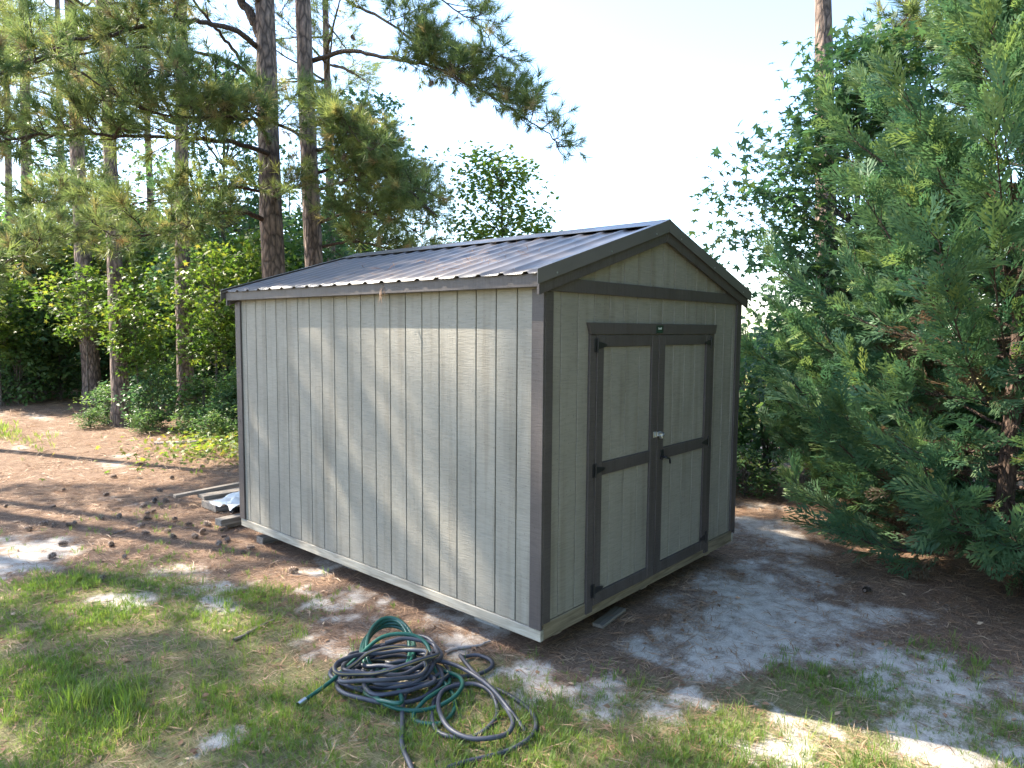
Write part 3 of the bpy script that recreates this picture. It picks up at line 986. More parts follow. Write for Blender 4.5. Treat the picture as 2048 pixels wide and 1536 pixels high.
# the two big pines behind the shed, with the limbs the photograph shows
r1 = np.random.default_rng(101)
P1, P1axis = pine_shell('pine_tree', (3.10, 8.72), (3.62, 10.5, 19.0), .235, .10, 'thick pine trunk behind the shed with needle limbs arching over the pine straw', seed=1, k=22)
wood, tp, td = Bag(), [], []
for (pts, ra, rb, ds, st) in (
    ([(3.19, 9.54, 7.61), (2.57, 9.18, 7.63), (1.79, 8.83, 7.41), (1.18, 8.74, 7.23), (.42, 8.48, 6.73), (-.21, 8.39, 6.41), (-.68, 8.27, 6.01), (-1.17, 8.17, 5.62), (-1.59, 8.16, 5.32)], .055, .012, 8.0, .25),
    ([(3.14, 9.53, 7.02), (2.7, 9.45, 7.35), (2.25, 9.23, 7.58), (1.94, 9.15, 7.76), (1.61, 9.12, 8.11), (1.0, 9.0, 8.5)], .04, .012, 6.5, .45),
    ([(3.34, 9.35, 7.42), (3.21, 9.56, 7.94), (3.13, 9.68, 8.26), (3.02, 9.84, 8.49), (2.81, 10.15, 9.05), (2.48, 10.63, 9.98), (2.0, 11.2, 10.8)], .10, .05, 2.5, .6),
    ([(3.27, 9.21, 5.60), (2.31, 8.77, 5.56), (1.34, 8.33, 5.35), (.26, 8.01, 5.12), (-.62, 7.77, 4.92), (-1.32, 7.63, 4.67), (-1.65, 7.52, 4.53)], .05, .012, 8.5, .28),
    ([(3.14, 9.21, 4.36), (2.56, 8.96, 4.42), (1.98, 8.70, 4.29), (1.21, 8.31, 3.95), (.63, 8.19, 3.77), (.04, 8.08, 3.69)], .05, .012, 8.5, .28),
    ([(3.26, 9.11, 4.76), (2.8, 8.42, 4.74), (2.53, 7.95, 4.56)], .025, .01, 9.0, .4),
    ([(3.20, 9.25, 5.9), (2.2, 8.2, 6.0), (1.2, 7.6, 6.0), (.3, 7.3, 5.9)], .04, .012, 8.5, .3),
    ([(3.3, 9.4, 6.9), (2.3, 9.0, 7.0), (1.3, 9.0, 6.9), (.3, 9.2, 6.6), (-.6, 9.2, 6.2)], .04, .012, 8.0, .35),
    ([(3.3, 9.5, 8.4), (2.2, 9.2, 8.8), (1.0, 8.8, 8.7), (-.2, 8.7, 8.2), (-1.3, 8.7, 7.6)], .05, .012, 8.0, .3),
    ([(3.25, 9.3, 4.9), (2.4, 9.3, 4.9), (1.5, 9.4, 4.6), (.6, 9.5, 4.3)], .035, .01, 7.5, .35),
):
    grow_limb(np.array(pts), ra, rb, wood, tp, td, r1, ds, st, (.4, 1.0), twig_tufts=(4, 9))
random_limbs(P1axis, 10.5, 18.5, 15, 3.2, r1, wood, tp, td, 4.0)
finish_pine(P1, wood, tp, td, TUFT_NEAR, r1)

r2 = np.random.default_rng(102)
P2, P2axis = pine_shell('pine_tree', (4.15, 9.05), (4.66, 10.8, 19.0), .20, .09, 'slimmer pine beside the thick trunk, its long limb reaching over the shed roof', seed=2, k=22)
wood, tp, td = Bag(), [], []
for (pts, ra, rb, ds, st) in (
    ([(4.39, 9.52, 6.10), (2.95, 8.39, 5.93), (1.89, 7.75, 5.69), (.73, 7.51, 5.41), (.11, 7.46, 5.44), (-.38, 7.60, 5.73)], .04, .012, 9.5, .28),
    ([(4.44, 9.65, 7.75), (4.58, 8.74, 7.74), (4.71, 8.12, 7.58), (4.82, 7.36, 7.30), (4.97, 6.71, 7.11), (5.10, 6.06, 6.74), (5.29, 5.51, 6.41), (5.46, 4.97, 6.01), (5.70, 4.50, 5.65), (5.74, 4.26, 5.29)], .05, .008, 9.0, .35),
    ([(4.46, 9.86, 9.58), (4.70, 8.72, 8.70), (4.75, 7.85, 8.19), (4.88, 7.01, 7.56), (5.02, 6.50, 7.08), (5.15, 5.86, 6.79), (5.41, 5.39, 6.54), (5.58, 4.85, 6.22)], .045, .008, 9.0, .25),
    ([(4.44, 9.94, 10.08), (4.80, 7.90, 9.07), (4.99, 6.85, 8.46), (5.08, 5.92, 7.79), (5.16, 5.46, 7.37), (5.13, 5.31, 6.99)], .035, .008, 5.0, .3),
    ([(4.39, 9.50, 5.95), (4.24, 8.13, 5.75), (4.21, 7.19, 5.24), (4.28, 6.45, 4.76), (4.27, 5.80, 4.27)], .04, .01, 11.0, .12),
    ([(4.36, 9.35, 4.49), (4.29, 8.23, 4.57), (4.29, 7.31, 4.43), (4.49, 6.44, 4.06)], .035, .01, 11.0, .12),
    ([(4.37, 9.42, 5.15), (4.21, 8.09, 5.14), (4.25, 7.26, 4.90), (4.52, 6.60, 4.47)], .035, .01, 11.0, .12),
    ([(4.42, 9.59, 6.96), (3.90, 8.27, 6.25), (3.64, 7.29, 5.78), (3.54, 6.60, 5.32)], .035, .01, 10.0, .2),
    ([(4.40, 9.5, 5.5), (4.7, 8.6, 5.6), (5.1, 7.8, 5.3), (5.5, 7.1, 4.8)], .035, .01, 10.0, .2),
    ([(4.35, 9.3, 4.0), (4.6, 8.6, 4.1), (5.0, 7.9, 3.9), (5.3, 7.2, 3.7)], .035, .01, 10.0, .2),
):
    grow_limb(np.array(pts), ra, rb, wood, tp, td, r2, ds, st, (.3, .85), twig_tufts=(4, 9))
random_limbs(P2axis, 11.0, 18.5, 13, 3.0, r2, wood, tp, td, 4.0)
finish_pine(P2, wood, tp, td, TUFT_NEAR, r2)

# woodland pines: trunks one by one, crowns of two shared forms
CROWN = []
for s, n_limb in enumerate((44, 40, 44, 20)):
    r = np.random.default_rng(300 + s)
    wood, tp, td = Bag(), [], []
    ax = np.stack([np.zeros(40), np.zeros(40), np.linspace(0, 14, 40)], 1)
    random_limbs(ax, .2, 13.6, n_limb, 3.3, r, wood, tp, td, 3.4, .05, tw=(3, 7))
    needles = Bag()
    scatter_tufts(needles, np.array(tp), np.array(td), TUFT_FAR, r, (.9, 1.4))
    CROWN.append((wood.mesh('limbs', True), needles.mesh('crown')))


def wood_pine(base, top_xy_per_m, h, d, label, crown, z_crown, rot, group=None, seed=0, sc=1.0):
    lx, ly = top_xy_per_m
    t, P = pine_shell('pine_tree', base, (base[0] + lx * h, base[1] + ly * h, h), d / 2, d / 6, label, group, seed, 14)
    i = int(np.argmin(abs(P[:, 2] - z_crown)))
    for nm, me, mt in (('limbs', CROWN[crown][0], M['twig']), ('crown', CROWN[crown][1], M['needles'])):
        o = link_mesh(nm, me, mt, t, P[i])
        o.rotation_euler = (-ly * .8, lx * .8, rot)
        o.scale = (sc, sc, (h - z_crown) / 14.0)
    return t


GW = 'pines in the woods behind the yard'
wood_pine((7.66, 13.95), (.05, .075), 19, .30, 'thin straight pine just behind the two trunks by the roof', 0, 9, .3, None, 21)
wood_pine((4.08, 15.18), (.045, .066), 20, .42, 'straight pine standing over the sapling by the shed end', 1, 7.5, 1.9, None, 22)
wood_pine((2.42, 14.85), (.022, .095), 20, .38, 'pine at the edge of the woods with a pale painted mark on its trunk', 2, 7.0, 3.1, None, 23)
wood_pine((3.60, 20.55), (.015, .095), 21, .52, 'thick pine among dark shrubs at the back of the pine straw clearing', 0, 9.5, 4.4, None, 24)
wood_pine((3.55, 26.4), (.035, .082), 22, .46, 'pale pine trunk set back in the woods', 1, 10, 5.2, GW, 25)
wood_pine((4.3, 33.0), (.045, .07), 22, .36, 'pale pine trunk set back in the woods', 2, 10, .9, GW, 26)
wood_pine((5.8, 31.3), (.045, .07), 22, .38, 'pale pine trunk set back in the woods', 0, 11, 2.6, GW, 27)
wood_pine((2.2, 28.0), (.03, .08), 21, .34, 'pale pine trunk set back in the woods', 1, 9, 3.9, GW, 28)
wood_pine((7.2, 25.0), (.03, .07), 20, .33, 'pale pine trunk set back in the woods', 2, 9, 1.2, GW, 29)
wood_pine((10.86, 1.42), (.05, .063), 20, .46, 'bare pine trunk rising above the sweetgum at the side of the shed', 1, 12.5, 2.2, None, 30)
# the low drooping limb of the painted pine, built with its own branch
r5 = np.random.default_rng(105)
t5 = [o for o in bpy.data.objects if o.get('label', '').startswith('pine at the edge of the woods with a pale')][0]
wood, tp, td = Bag(), [], []
grow_limb(np.array([(2.45, 15.0, 4.7), (1.45, 13.38, 4.33), (.41, 11.94, 3.97), (-.35, 10.79, 3.59), (-1.12, 10.07, 3.06)]), .06, .015, wood, tp, td, r5, 9.0, .3, (.45, 1.0), twig_tufts=(4, 9))
grow_limb(np.array([(2.45, 15.0, 5.6), (1.7, 14.0, 5.4), (.9, 13.0, 4.9), (.2, 12.2, 4.6)]), .05, .015, wood, tp, td, r5, 8.0, .3, (.45, 1.0), twig_tufts=(4, 9))
finish_pine(t5, wood, tp, td, TUFT_NEAR, r5)
# pines further along the edge of the woods, whose crowns shade the yard
GS = 'pines along the edge of the yard whose crowns shade the grass'
for q, (bx, by, hh, zc, cr, ro) in enumerate(((-5.2, 13.6, 19, 8.5, 3, 1.0), (-7.4, 13.2, 19, 6.5, 3, 2.0), (-4.6, 16.5, 20, 7.0, 3, 3.3), (-1.6, 16.0, 20, 8.5, 3, 5.0), (-3.5, 12.6, 20, 10.8, 0, 2.4))):
    wood_pine((bx, by), (.01, .03), hh, .30, 'tall pine at the edge of the yard beyond the grass', cr, zc, ro, GS, 40 + q)
# pine behind the cypress with two low limbs
r3 = np.random.default_rng(103)
P11, ax11 = pine_shell('pine_tree', (12.0, -2.7), (12.4, -2.2, 17), .16, .07, 'pine partly hidden by the cypress, long bluish needles at its limb ends', seed=31, k=14)
wood, tp, td = Bag(), [], []
for pts in ([(12.15, -2.5, 6.5), (9.77, -.70, 7.0), (8.76, -.46, 6.98), (7.77, -.28, 6.79)], [(12.1, -2.5, 5.6), (9.38, -.67, 6.05), (8.44, -.49, 6.37), (7.74, -.30, 6.36)], [(12.2, -2.5, 7.4), (9.9, -.9, 7.9), (8.9, -.8, 7.9), (8.1, -.6, 7.6)]):
    grow_limb(np.array(pts), .035, .008, wood, tp, td, r3, 8.0, .3, (.35, .8), twig_tufts=(3, 7))
random_limbs(ax11, 8.5, 16.5, 26, 2.6, r3, wood, tp, td, 3.5)
finish_pine(P11, wood, tp, td, TUFT_NEAR, r3)

# ------------------------------------------------------------------ broadleaf trees, saplings, shrubs
def star_leaf():
    ang = np.radians([-112, -84, -58, -30, 0, 30, 58, 84, 112])
    rad = [.78, .36, .95, .40, 1.05, .40, .95, .36, .78]
    pts = [(0, 0, 0)]
    for a, r_ in zip(ang, rad):
        pts.append((math.sin(a) * r_ * .55, math.cos(a) * r_ * .55 + .12, -.10 * r_ * r_))
    pts.append((0, -.02, 0))
    V = np.array(pts)
    F = [(0, i, i + 1) for i in range(1, 9)]
    return V, np.array(F)


def oval_leaf():
    V = np.array([(0, 0, 0), (.27, .38, .06), (0, 1, -.06), (-.27, .38, .06), (0, .45, 0)])
    return V, np.array([(0, 1, 4), (1, 2, 4), (2, 3, 4), (3, 0, 4)])


def rhomb_leaf():
    V = np.array([(0, 0, 0), (.34, .45, .05), (0, 1, -.05), (-.34, .45, .05)])
    return V, np.array([(0, 1, 2), (0, 2, 3)])


STAR, OVAL, RHOMB = star_leaf(), oval_leaf(), rhomb_leaf()


def leaf_frames(n, r, tilt=.55):
    """leaf blades: local Y points outward, normals mostly upward"""
    az = r.uniform(0, 6.28, n)
    Yd = np.stack([np.cos(az), np.sin(az), r.normal(-.25, .35, n)], 1)
    Yd /= np.linalg.norm(Yd, axis=1)[:, None]
    Zd = np.array([0, 0, 1.0])[None] + r.normal(size=(n, 3)) * tilt
    Zd -= Yd * np.sum(Zd * Yd, 1)[:, None]
    Zd /= np.linalg.norm(Zd, axis=1)[:, None]
    Xd = np.cross(Yd, Zd)
    return np.stack([Xd, Yd, Zd], axis=2)


def broadleaf_meshes(h, radii, zc, n_cl, n_lf, leaf, size, seed, trunk_r=.05, cl_r=.32, gap=.45, lean=(0, 0), stems=1):
    """returns trunk, limbs and crown meshes in local space; crown is an uneven ellipsoid of leaf clusters"""
    r = np.random.default_rng(seed)
    tr = Bag(); wood = Bag(); lv = Bag()
    axes = []
    for s in range(stems):
        n = 12
        t = np.linspace(0, 1, n)
        sp = r.normal(size=2) * .18 * h * .5 if stems > 1 else np.zeros(2)
        ph = r.uniform(0, 6.28, 2)
        A = np.stack([lean[0] * t * h + sp[0] * t + .04 * h * np.sin(t * 3 + ph[0]) * t * .5, lean[1] * t * h + sp[1] * t + .04 * h * np.sin(t * 2.6 + ph[1]) * t * .5, t * h * .93 - .04], 1)
        V, F = tube_arrays(A, trunk_r * (1 - .82 * t), 8)
        tr.add(V, F)
        axes.append(A)
    cnt = 0
    P = []
    while cnt < n_cl:
        q = r.normal(size=3); q /= np.linalg.norm(q)
        q *= r.uniform(.25, 1) ** .45
        lob = .72 + .28 * math.sin(q[0] * 5 + seed) * math.cos(q[2] * 4 + seed * .7) + r.normal() * .1
        p = np.array([q[0] * radii[0] * lob, q[1] * radii[1] * lob, zc + q[2] * radii[2]])
        if p[2] < .08: continue
        if vnoise(np.array([p[0] * 1.3 + p[2] * .7]), np.array([p[1] * 1.3 + p[2] * .9]), .9, seed)[0] < gap * .62 and r.random() < .8:
            cnt += .25
            continue
        p[0] += lean[0] * p[2]; p[1] += lean[1] * p[2]
        P.append(p); cnt += 1
    P = np.array(P)
    for p in P:
        A = axes[r.integers(0, stems)]
        zt = max(.1, p[2] - .55 * np.hypot(p[0], p[1]) - .1)
        i = int(np.argmin(abs(A[:, 2] - zt)))
        a = A[i]
        mid = (a + p) / 2 + np.array([0, 0, .10 * np.linalg.norm(p - a)]) + r.normal(size=3) * .05
        Q = catmull(np.array([a, mid, p]), 3)
        V, F = tube_arrays(Q, np.linspace(max(.006, trunk_r * .22), .003, len(Q)), 4)
        wood.add(V, F)
    n = len(P) * n_lf
    ci = np.repeat(np.arange(len(P)), n_lf)
    off = r.normal(size=(n, 3)) * np.array([1, 1, .55]) * cl_r * .6
    pos = P[ci] + off
    pos[:, 2] = np.maximum(pos[:, 2], .03)
    val = np.clip(r.random(len(P))[ci] * .6 + r.random(n) * .45, 0, 1)
    instance(lv, leaf[0], leaf[1], pos, leaf_frames(n, r), size * r.uniform(.65, 1.2, n), val)
    return tr.mesh('trunk', True), wood.mesh('limbs', True), lv.mesh('crown')


def put_tree(name, meshes, base, label, cat, mats, group=None, rot=0.0, sc=(1, 1, 1), parts=('trunk', 'limbs', 'crown')):
    z = float(gh(base[0], base[1]))
    t = empty(name, (base[0], base[1], z), label, cat, group)
    for nm, me, mt in zip(parts, meshes, mats):
        o = link_mesh(nm, me, mt, t, (base[0], base[1], z))
        o.rotation_euler = (0, 0, rot)
        o.scale = sc
    return t


MT = [M['greybark'], M['greybark']]
# sweetgum with vines at the right of the shed
sg = broadleaf_meshes(6.6, (1.95, 1.95, 2.7), 3.8, 330, 30, STAR, .18, 501, .07, .38, .30)
put_tree('sweetgum_tree', sg, (7.05, .05), 'sweetgum with star shaped leaves between the shed and the bare pine trunk', 'tree', MT + [M['star']])
# young round tree behind the ridge
yt = broadleaf_meshes(6.9, (1.6, 1.6, 2.6), 4.35, 210, 34, OVAL, .16, 502, .06, .36, .30)
put_tree('young_tree', yt, (8.9, 8.6), 'young yellow green tree rising behind the ridge of the roof', 'tree', MT + [M['bright']])
# broad tree behind the two pines
bt = broadleaf_meshes(8.6, (2.3, 2.3, 3.6), 4.9, 210, 28, STAR, .20, 503, .09, .45, .42)
put_tree('broadleaf_tree', bt, (7.3, 11.9), 'leafy green tree behind the slim pine and the far end of the roof', 'tree', MT + [M['star']])
put_tree('broadleaf_tree', bt, (5.9, 16.7), 'tall leafy tree filling the gap between the straight pine and the thick trunk', 'tree', MT + [M['star']], None, 1.7, (1.0, 1.0, 1.2))
put_tree('broadleaf_tree', bt, (4.6, 24.5), 'tall leafy tree showing between the painted pine and the straight pine', 'tree', MT + [M['star']], None, 3.7, (1.1, 1.1, 1.15))
# unseen trees added across the yard to block sky light from the doors
for q, (x, y, s_) in enumerate(((10.5, -10.5, 1.7), (7.5, -12.0, 1.85), (4.5, -12.5, 1.9), (1.5, -13.0, 1.9), (-1.5, -13.5, 1.9), (-4.5, -13.5, 1.8), (6.0, -15.5, 2.1), (0.0, -16.5, 2.1), (12.5, -7.0, 1.4), (3.0, -16.0, 2.2), (-8.0, -13.5, 1.7))):
    put_tree('unseen_shade_tree', bt, (x, y), 'unseen leafy tree added across the yard to darken the shed doors', 'tree', MT + [M['star']], 'unseen trees added to shade the doors', q * 1.1, (s_, s_, s_))
# saplings in the sun at the edge of the woods
s1 = broadleaf_meshes(4.3, (1.35, 1.2, 1.6), 2.9, 95, 26, STAR, .17, 504, .04, .32, .42)
put_tree('sapling', s1, (4.15, 13.6), 'sunlit sapling with pale green leaves in front of the straight pine', 'sapling', MT + [M['bright']])
s2 = broadleaf_meshes(3.9, (1.2, 1.3, 1.2), 2.9, 75, 26, STAR, .17, 505, .035, .32, .42)
put_tree('sapling', s2, (3.0, 19.0), 'yellow green sapling leaning out before the thick pine in the dark shrubs', 'sapling', MT + [M['bright']])
put_tree('sapling', s1, (2.75, 14.6), 'small sapling with light leaves wrapped round the painted pine trunk', 'sapling', MT + [M['bright']], None, 2.1, (.75, .75, .85))
put_tree('sapling', s1, (1.5, 21.6), 'pale leafy sapling standing before the dark shrubs at the back of the straw', 'sapling', MT + [M['bright']], None, 4.0, (1.1, 1.1, .95))
put_tree('sapling', s2, (5.6, 15.3), 'bushy light green sapling to one side of the straight pine', 'sapling', MT + [M['bright']], None, 5.0, (1.25, 1.25, 1.2))
put_tree('sapling', s2, (5.3, 13.2), 'slender green sapling against the far corner of the shed', 'sapling', MT + [M['star']], None, 1.2, (.9, .9, 1.15))

# woodland trees behind
wt = [broadleaf_meshes(8.5, (2.5, 2.5, 3.2), 4.4, 150, 26, RHOMB, .26, 510 + k, .10, .55, .36) for k in range(3)]
GT = 'leafy trees filling the woods behind the pines'
wspots = [(1.0, 25.5, .95), (3.2, 24.0, .85), (5.2, 22.5, .95), (6.6, 20.5, .9), (5.9, 18.2, .8), (7.6, 18.0, .9), (8.6, 16.0, .8), (9.6, 19.0, 1.0), (2.4, 30.5, 1.1), (6.6, 27.5, 1.15),
          (9.5, 24.0, 1.15), (12.5, 20.0, 1.0), (4.8, 36.0, 1.2), (9.5, 33.0, 1.25), (.4, 34.0, 1.2), (11.2, 15.6, .62), (13.5, 16.0, .7)]
for q, (x, y, s) in enumerate(wspots):
    put_tree('woodland_tree', wt[q % 3], (x, y), 'leafy green tree in the woods behind the pine trunks', 'tree', MT + [(M['dark_leaf'], M['star'], M['bright'])[q % 3]], GT, q * 1.3, (s, s, s * .92))

# shrubs
sh = [broadleaf_meshes(1.5, (1.0, 1.0, .75), .78, 60, 26, OVAL, .13, 530 + k, .02, .28, .30, stems=4) for k in range(3)]
PARTS = ('stems', 'twigs', 'foliage')


def shrub(k, x, y, s, label, mt, group=None, sz=None):
    return put_tree('shrub', sh[k % 3], (x, y), label, 'shrub', MT + [mt], group, (x * 3.1 + y) % 6.28, (s, s, s if sz is None else sz), PARTS)


GD = 'dark shrubs at the back of the clearing'
for k, (x, y, s, z) in enumerate(((1.6, 23.5, 1.9, 2.6), (2.6, 22.6, 1.7, 2.3), (.4, 24.8, 1.9, 2.4), (3.3, 22.6, 1.5, 2.0), (4.7, 21.6, 1.6, 1.8), (2.0, 21.9, 1.1, 1.4), (5.3, 19.4, 1.4, 1.6), (1.0, 27.5, 2.2, 3.4), (6.4, 17.2, 1.5, 2.2), (4.9, 17.2, 1.1, 1.1))):
    shrub(k, x, y, s, 'dark leafy shrub in the shade under the back pines', M['star'] if k % 2 else M['dark_leaf'], GD, z)
GL = 'low leafy shrubs along the edge of the pine straw'
for k, (x, y, s, z) in enumerate(((2.75, 13.9, .8, .85), (3.5, 13.0, .85, .85), (4.2, 12.3, .9, .95), (3.5, 12.0, .65, .6), (4.7, 13.4, 1.0, 1.2), (2.3, 15.4, .7, .6), (3.0, 16.4, .8, .7), (3.6, 11.1, .55, .45), (2.9, 12.4, .5, .4), (5.2, 11.6, 1.0, 1.1), (2.95, 11.3, .5, .4), (2.35, 13.2, .45, .35), (3.9, 11.9, .6, .7), (1.8, 15.0, .4, .3))):
    shrub(k + 1, x, y, s, 'low green shrub with pale sunlit leaves beside the pine straw', M['star'] if k % 3 == 0 else M['bright'], GL, z)
GR = 'shrubs beside the far wall of the shed'
for k, (x, y, s, z) in enumerate(((6.3, 1.9, 1.0, 1.3), (7.2, 1.2, 1.1, 1.5), (6.9, 2.9, 1.1, 1.6), (8.2, .6, 1.2, 1.5), (5.9, 1.0, .55, .5), (8.8, 2.4, 1.3, 1.6))):
    shrub(k, x, y, s, 'dark green leafy shrub between the shed and the cypress', M['dark_leaf'] if k % 2 == 0 else M['star'], GR, z)
shrub(0, 13.0, 3.0, 1.6, 'yellow green bush standing in the sun behind the dark shrubs', M['bright'], None, 2.0)
shrub(1, 16.0, 1.2, 1.9, 'sunlit bush at the edge of the meadow behind the sweetgum', M['bright'], None, 2.2)


def leaf_mass(name, label, cat, pts, radii, n, size, mt, seed):
    """a far thicket that reads as one mass"""
    r = np.random.default_rng(seed)
    b = Bag()
    c = r.integers(0, len(pts), n)
    P = np.array(pts)[c]
    pos = np.stack([P[:, 0] + r.normal(size=n) * radii[0], P[:, 1] + r.normal(size=n) * radii[1], np.minimum(np.abs(r.normal(size=n)), 1.7) * radii[2] * P[:, 2]], 1)
    pos[:, 2] += gh(pos[:, 0], pos[:, 1])
    instance(b, RHOMB[0], RHOMB[1], pos, leaf_frames(n, r, .8), size * r.uniform(.6, 1.3, n), r.random(n))
    o = link_mesh(name, b.mesh(name), mt)
    return tag(o, label, cat, None, 'stuff')


leaf_mass('undergrowth', 'dense dark undergrowth deep in the woods', 'undergrowth', [(x, 31 + 3 * math.sin(x * .7) - .5 * max(0, x - 4), 1.0) for x in np.linspace(-3, 13, 20)], (1.4, 1.6, 2.0), 40000, .22, M['dark_leaf'], 71)
leaf_mass('far_treeline', 'low far treeline across the meadow', 'treeline', [(55 + 10 * math.sin(y * .2), y, .8 + .3 * math.sin(y * .9)) for y in np.linspace(-50, 60, 60)], (2.5, 2.0, 1.9), 26000, .45, M['dark_leaf'], 72)

# ground cover with yellowed leaves by the shed end
r = np.random.default_rng(81)
gc = Bag()
n = 1500
cx = np.concatenate([r.normal(2.4, .75, n // 2), r.normal(3.3, .7, n // 2)])
cy = np.concatenate([r.normal(9.6, .8, n // 2), r.normal(10.7, .8, n // 2)])
pos = np.stack([cx, cy, gh(cx, cy) + r.uniform(.03, .24, n)], 1)
instance(gc, STAR[0], STAR[1], pos, leaf_frames(n, r, .5), .13 * r.uniform(.6, 1.2, n), np.clip(r.normal(.75, .2, n), 0, 1))
tag(link_mesh('ground_cover', gc.mesh('ground_cover'), M['bright']), 'yellow green leafy ground cover on the pine straw beyond the shed', 'ground cover', None, 'stuff')

# ------------------------------------------------------------------ cypresses
def spray_template(seed, n=6):
    """flat feathery spray of scale foliage, along +Z in the XZ plane"""
    r = np.random.default_rng(seed)
    V = []; F = []

    def blade(a, b, w, nrm):
        d = b - a
        s = np.cross(d, nrm); s /= np.linalg.norm(s) + 1e-9
        i = len(V)
        mid = a + d * .45
        V.extend([a, mid + s * w * .55, b, mid - s * w * .55])
        F.extend([(i, i + 1, i + 2), (i, i + 2, i + 3)])
    nrm = np.array([0, 1.0, 0])
    blade(np.zeros(3), np.array([0, .01, 1.0]), .05, nrm)
    for k in range(n):
        t = .08 + .84 * k / (n - 1)
        for s in (-1, 1):
            ln = (.44 * math.sin(math.pi * min(1, (t + .18) * .82)) + .06) * r.uniform(.75, 1.15)
            a = math.radians(r.uniform(32, 46))
            p = np.array([0, 0, t])
            d = np.array([s * math.sin(a), r.normal() * .14, math.cos(a)])
            e = p + d * ln + np.array([0, -.10 * ln, 0])
            blade(p, e, .072, nrm + r.normal(size=3) * .25)
            q = p + d * ln * .45
            d2 = np.array([s * math.sin(a * .35), r.normal() * .2, math.cos(a * .35)])
            blade(q, q + d2 * ln * .5, .060, nrm + r.normal(size=3) * .25)
    return np.array(V), np.array(F)


SPRAY = [spray_template(s) for s in range(3)]


def cypress_meshes(h, rmax, seed, n_br, low=.25):
    r = np.random.default_rng(seed)
    tr = Bag(); wood = Bag(); fol = Bag()
    t = np.linspace(0, 1, 20)
    A = np.stack([.05 * np.sin(t * 5), .05 * np.cos(t * 4) - .05, t * h - .05], 1)
    V, F = tube_arrays(A, .085 * (1 - .9 * t) + .006, 10)
    tr.add(V, F)
    SP, SD, SR, SS, SV = [], [], [], [], []
    for b in range(n_br):
        u = (b + r.random()) / n_br
        u = u ** 1.35
        z = low + u * (h - low - .15)
        prof = rmax * (min(1, .62 + u * 2.2) * (1 - u) ** 1.05 * 1.06 + .07)
        ln = prof * r.uniform(.72, 1.14)
        az = b * 2.39996 + r.normal() * .35
        el = math.radians(r.uniform(-10, 22) + 10 * min(1, u * 4) + 36 * u)
        i = int(np.argmin(abs(A[:, 2] - z)))
        p = A[i].copy(); p[2] = z
        d0 = np.array([math.cos(az) * math.cos(el), math.sin(az) * math.cos(el), math.sin(el)])
        sag = r.uniform(.0, .25) * (1 - u)
        m_ = 9
        tt = np.linspace(0, 1, m_)
        C = p[None] + d0[None] * (tt * ln)[:, None]
        C[:, 2] += -sag * ln * tt * (1 - tt) * 2.2 + .16 * ln * tt ** 3
        C += r.normal(size=C.shape) * .012
        C[:, 2] = np.maximum(C[:, 2], .10)
        V, F = tube_arrays(C, np.linspace(.022 * (1 - .6 * u), .004, m_), 5)
        wood.add(V, F)
        T = np.gradient(C, axis=0); T /= np.linalg.norm(T, axis=1)[:, None]
        # secondary shoots with flat sprays
        n2 = int(6 + ln * 8)
        for s in np.linspace(.22, 1.0, n2):
            j = min(m_ - 1, int(s * (m_ - 1)))
            q = C[j] + (C[min(m_ - 1, j + 1)] - C[j]) * (s * (m_ - 1) - j)
            side = np.cross(T[j], [0, 0, 1.0]); side /= np.linalg.norm(side) + 1e-9
            sg_ = r.choice([-1, 1])
            l2 = (.20 + .30 * (1 - s)) * r.uniform(.6, 1.2) * min(1.0, .5 + ln * .4)
            d = T[j] * r.uniform(.6, 1.1) + side * sg_ * r.uniform(.25, .95) + np.array([0, 0, r.uniform(-.25, .55)])
            d /= np.linalg.norm(d)
            V, F = tube_arrays(np.array([q, q + d * l2 * .5, q + d * l2 + [0, 0, .03]]), [.006, .004, .003], 3)
            wood.add(V, F)
            for v in np.linspace(.25, 1, 4):
                SP.append(q + d * l2 * v)
                dd = d * .75 + T[j] * .3 + r.normal(size=3) * .32 + np.array([0, 0, -.10])
                SD.append(dd); SR.append(r.normal() * .8)
                SS.append(r.uniform(.19, .36))
                inner = s < .45 and u < .45
                SV.append(r.uniform(.94, 1.0) if (inner and r.random() < .28) else np.clip(.32 + .22 * s + .12 * u + r.normal() * .17, 0, .92))
        SP.append(C[-1]); SD.append(T[-1]); SR.append(r.normal() * .5); SS.append(.34); SV.append(.8)
    SP, SD, SR, SS, SV = map(np.array, (SP, SD, SR, SS, SV))
    Rm = frames(SD, SR)
    idx = r.integers(0, 3, len(SP))
    for k in range(3):
        q = idx == k
        instance(fol, SPRAY[k][0], SPRAY[k][1], SP[q], Rm[q], SS[q], SV[q])
    return tr.mesh('trunk', True), wood.mesh('limbs', True), fol.mesh('crown')


CB = [M['twig'], M['twig'], M['cypress']]
cy1 = cypress_meshes(8.2, 2.6, 601, 165, .25)
put_tree('cypress_tree', cy1, (4.85, -2.15), 'big feathery cypress sweeping the ground beside the sandy path', 'tree', CB)
cy2 = cypress_meshes(3.9, 1.75, 602, 74, .25)
put_tree('cypress_tree', cy2, (6.35, -.55), 'smaller cypress between the shed corner and the big cypress', 'tree', CB, None, .6, (.9, .9, 1.0))
put_tree('cypress_tree', cy2, (8.6, -3.4), 'bushy cypress in shade behind the big cypress', 'tree', CB, None, 2.0, (1.35, 1.35, 1.7))
# unseen cypresses added past the path to dim the shed front
for (x, y, rr, ss) in ((2.7, -6.0, 1.0, .92), (.8, -8.3, 2.6, 1.0)):
    put_tree('cypress_tree', cy1, (x, y), 'unseen feathery cypress added past the sandy path to dim the shed front', 'tree', CB, 'unseen cypresses added to block sky light', rr, (ss, ss, ss))

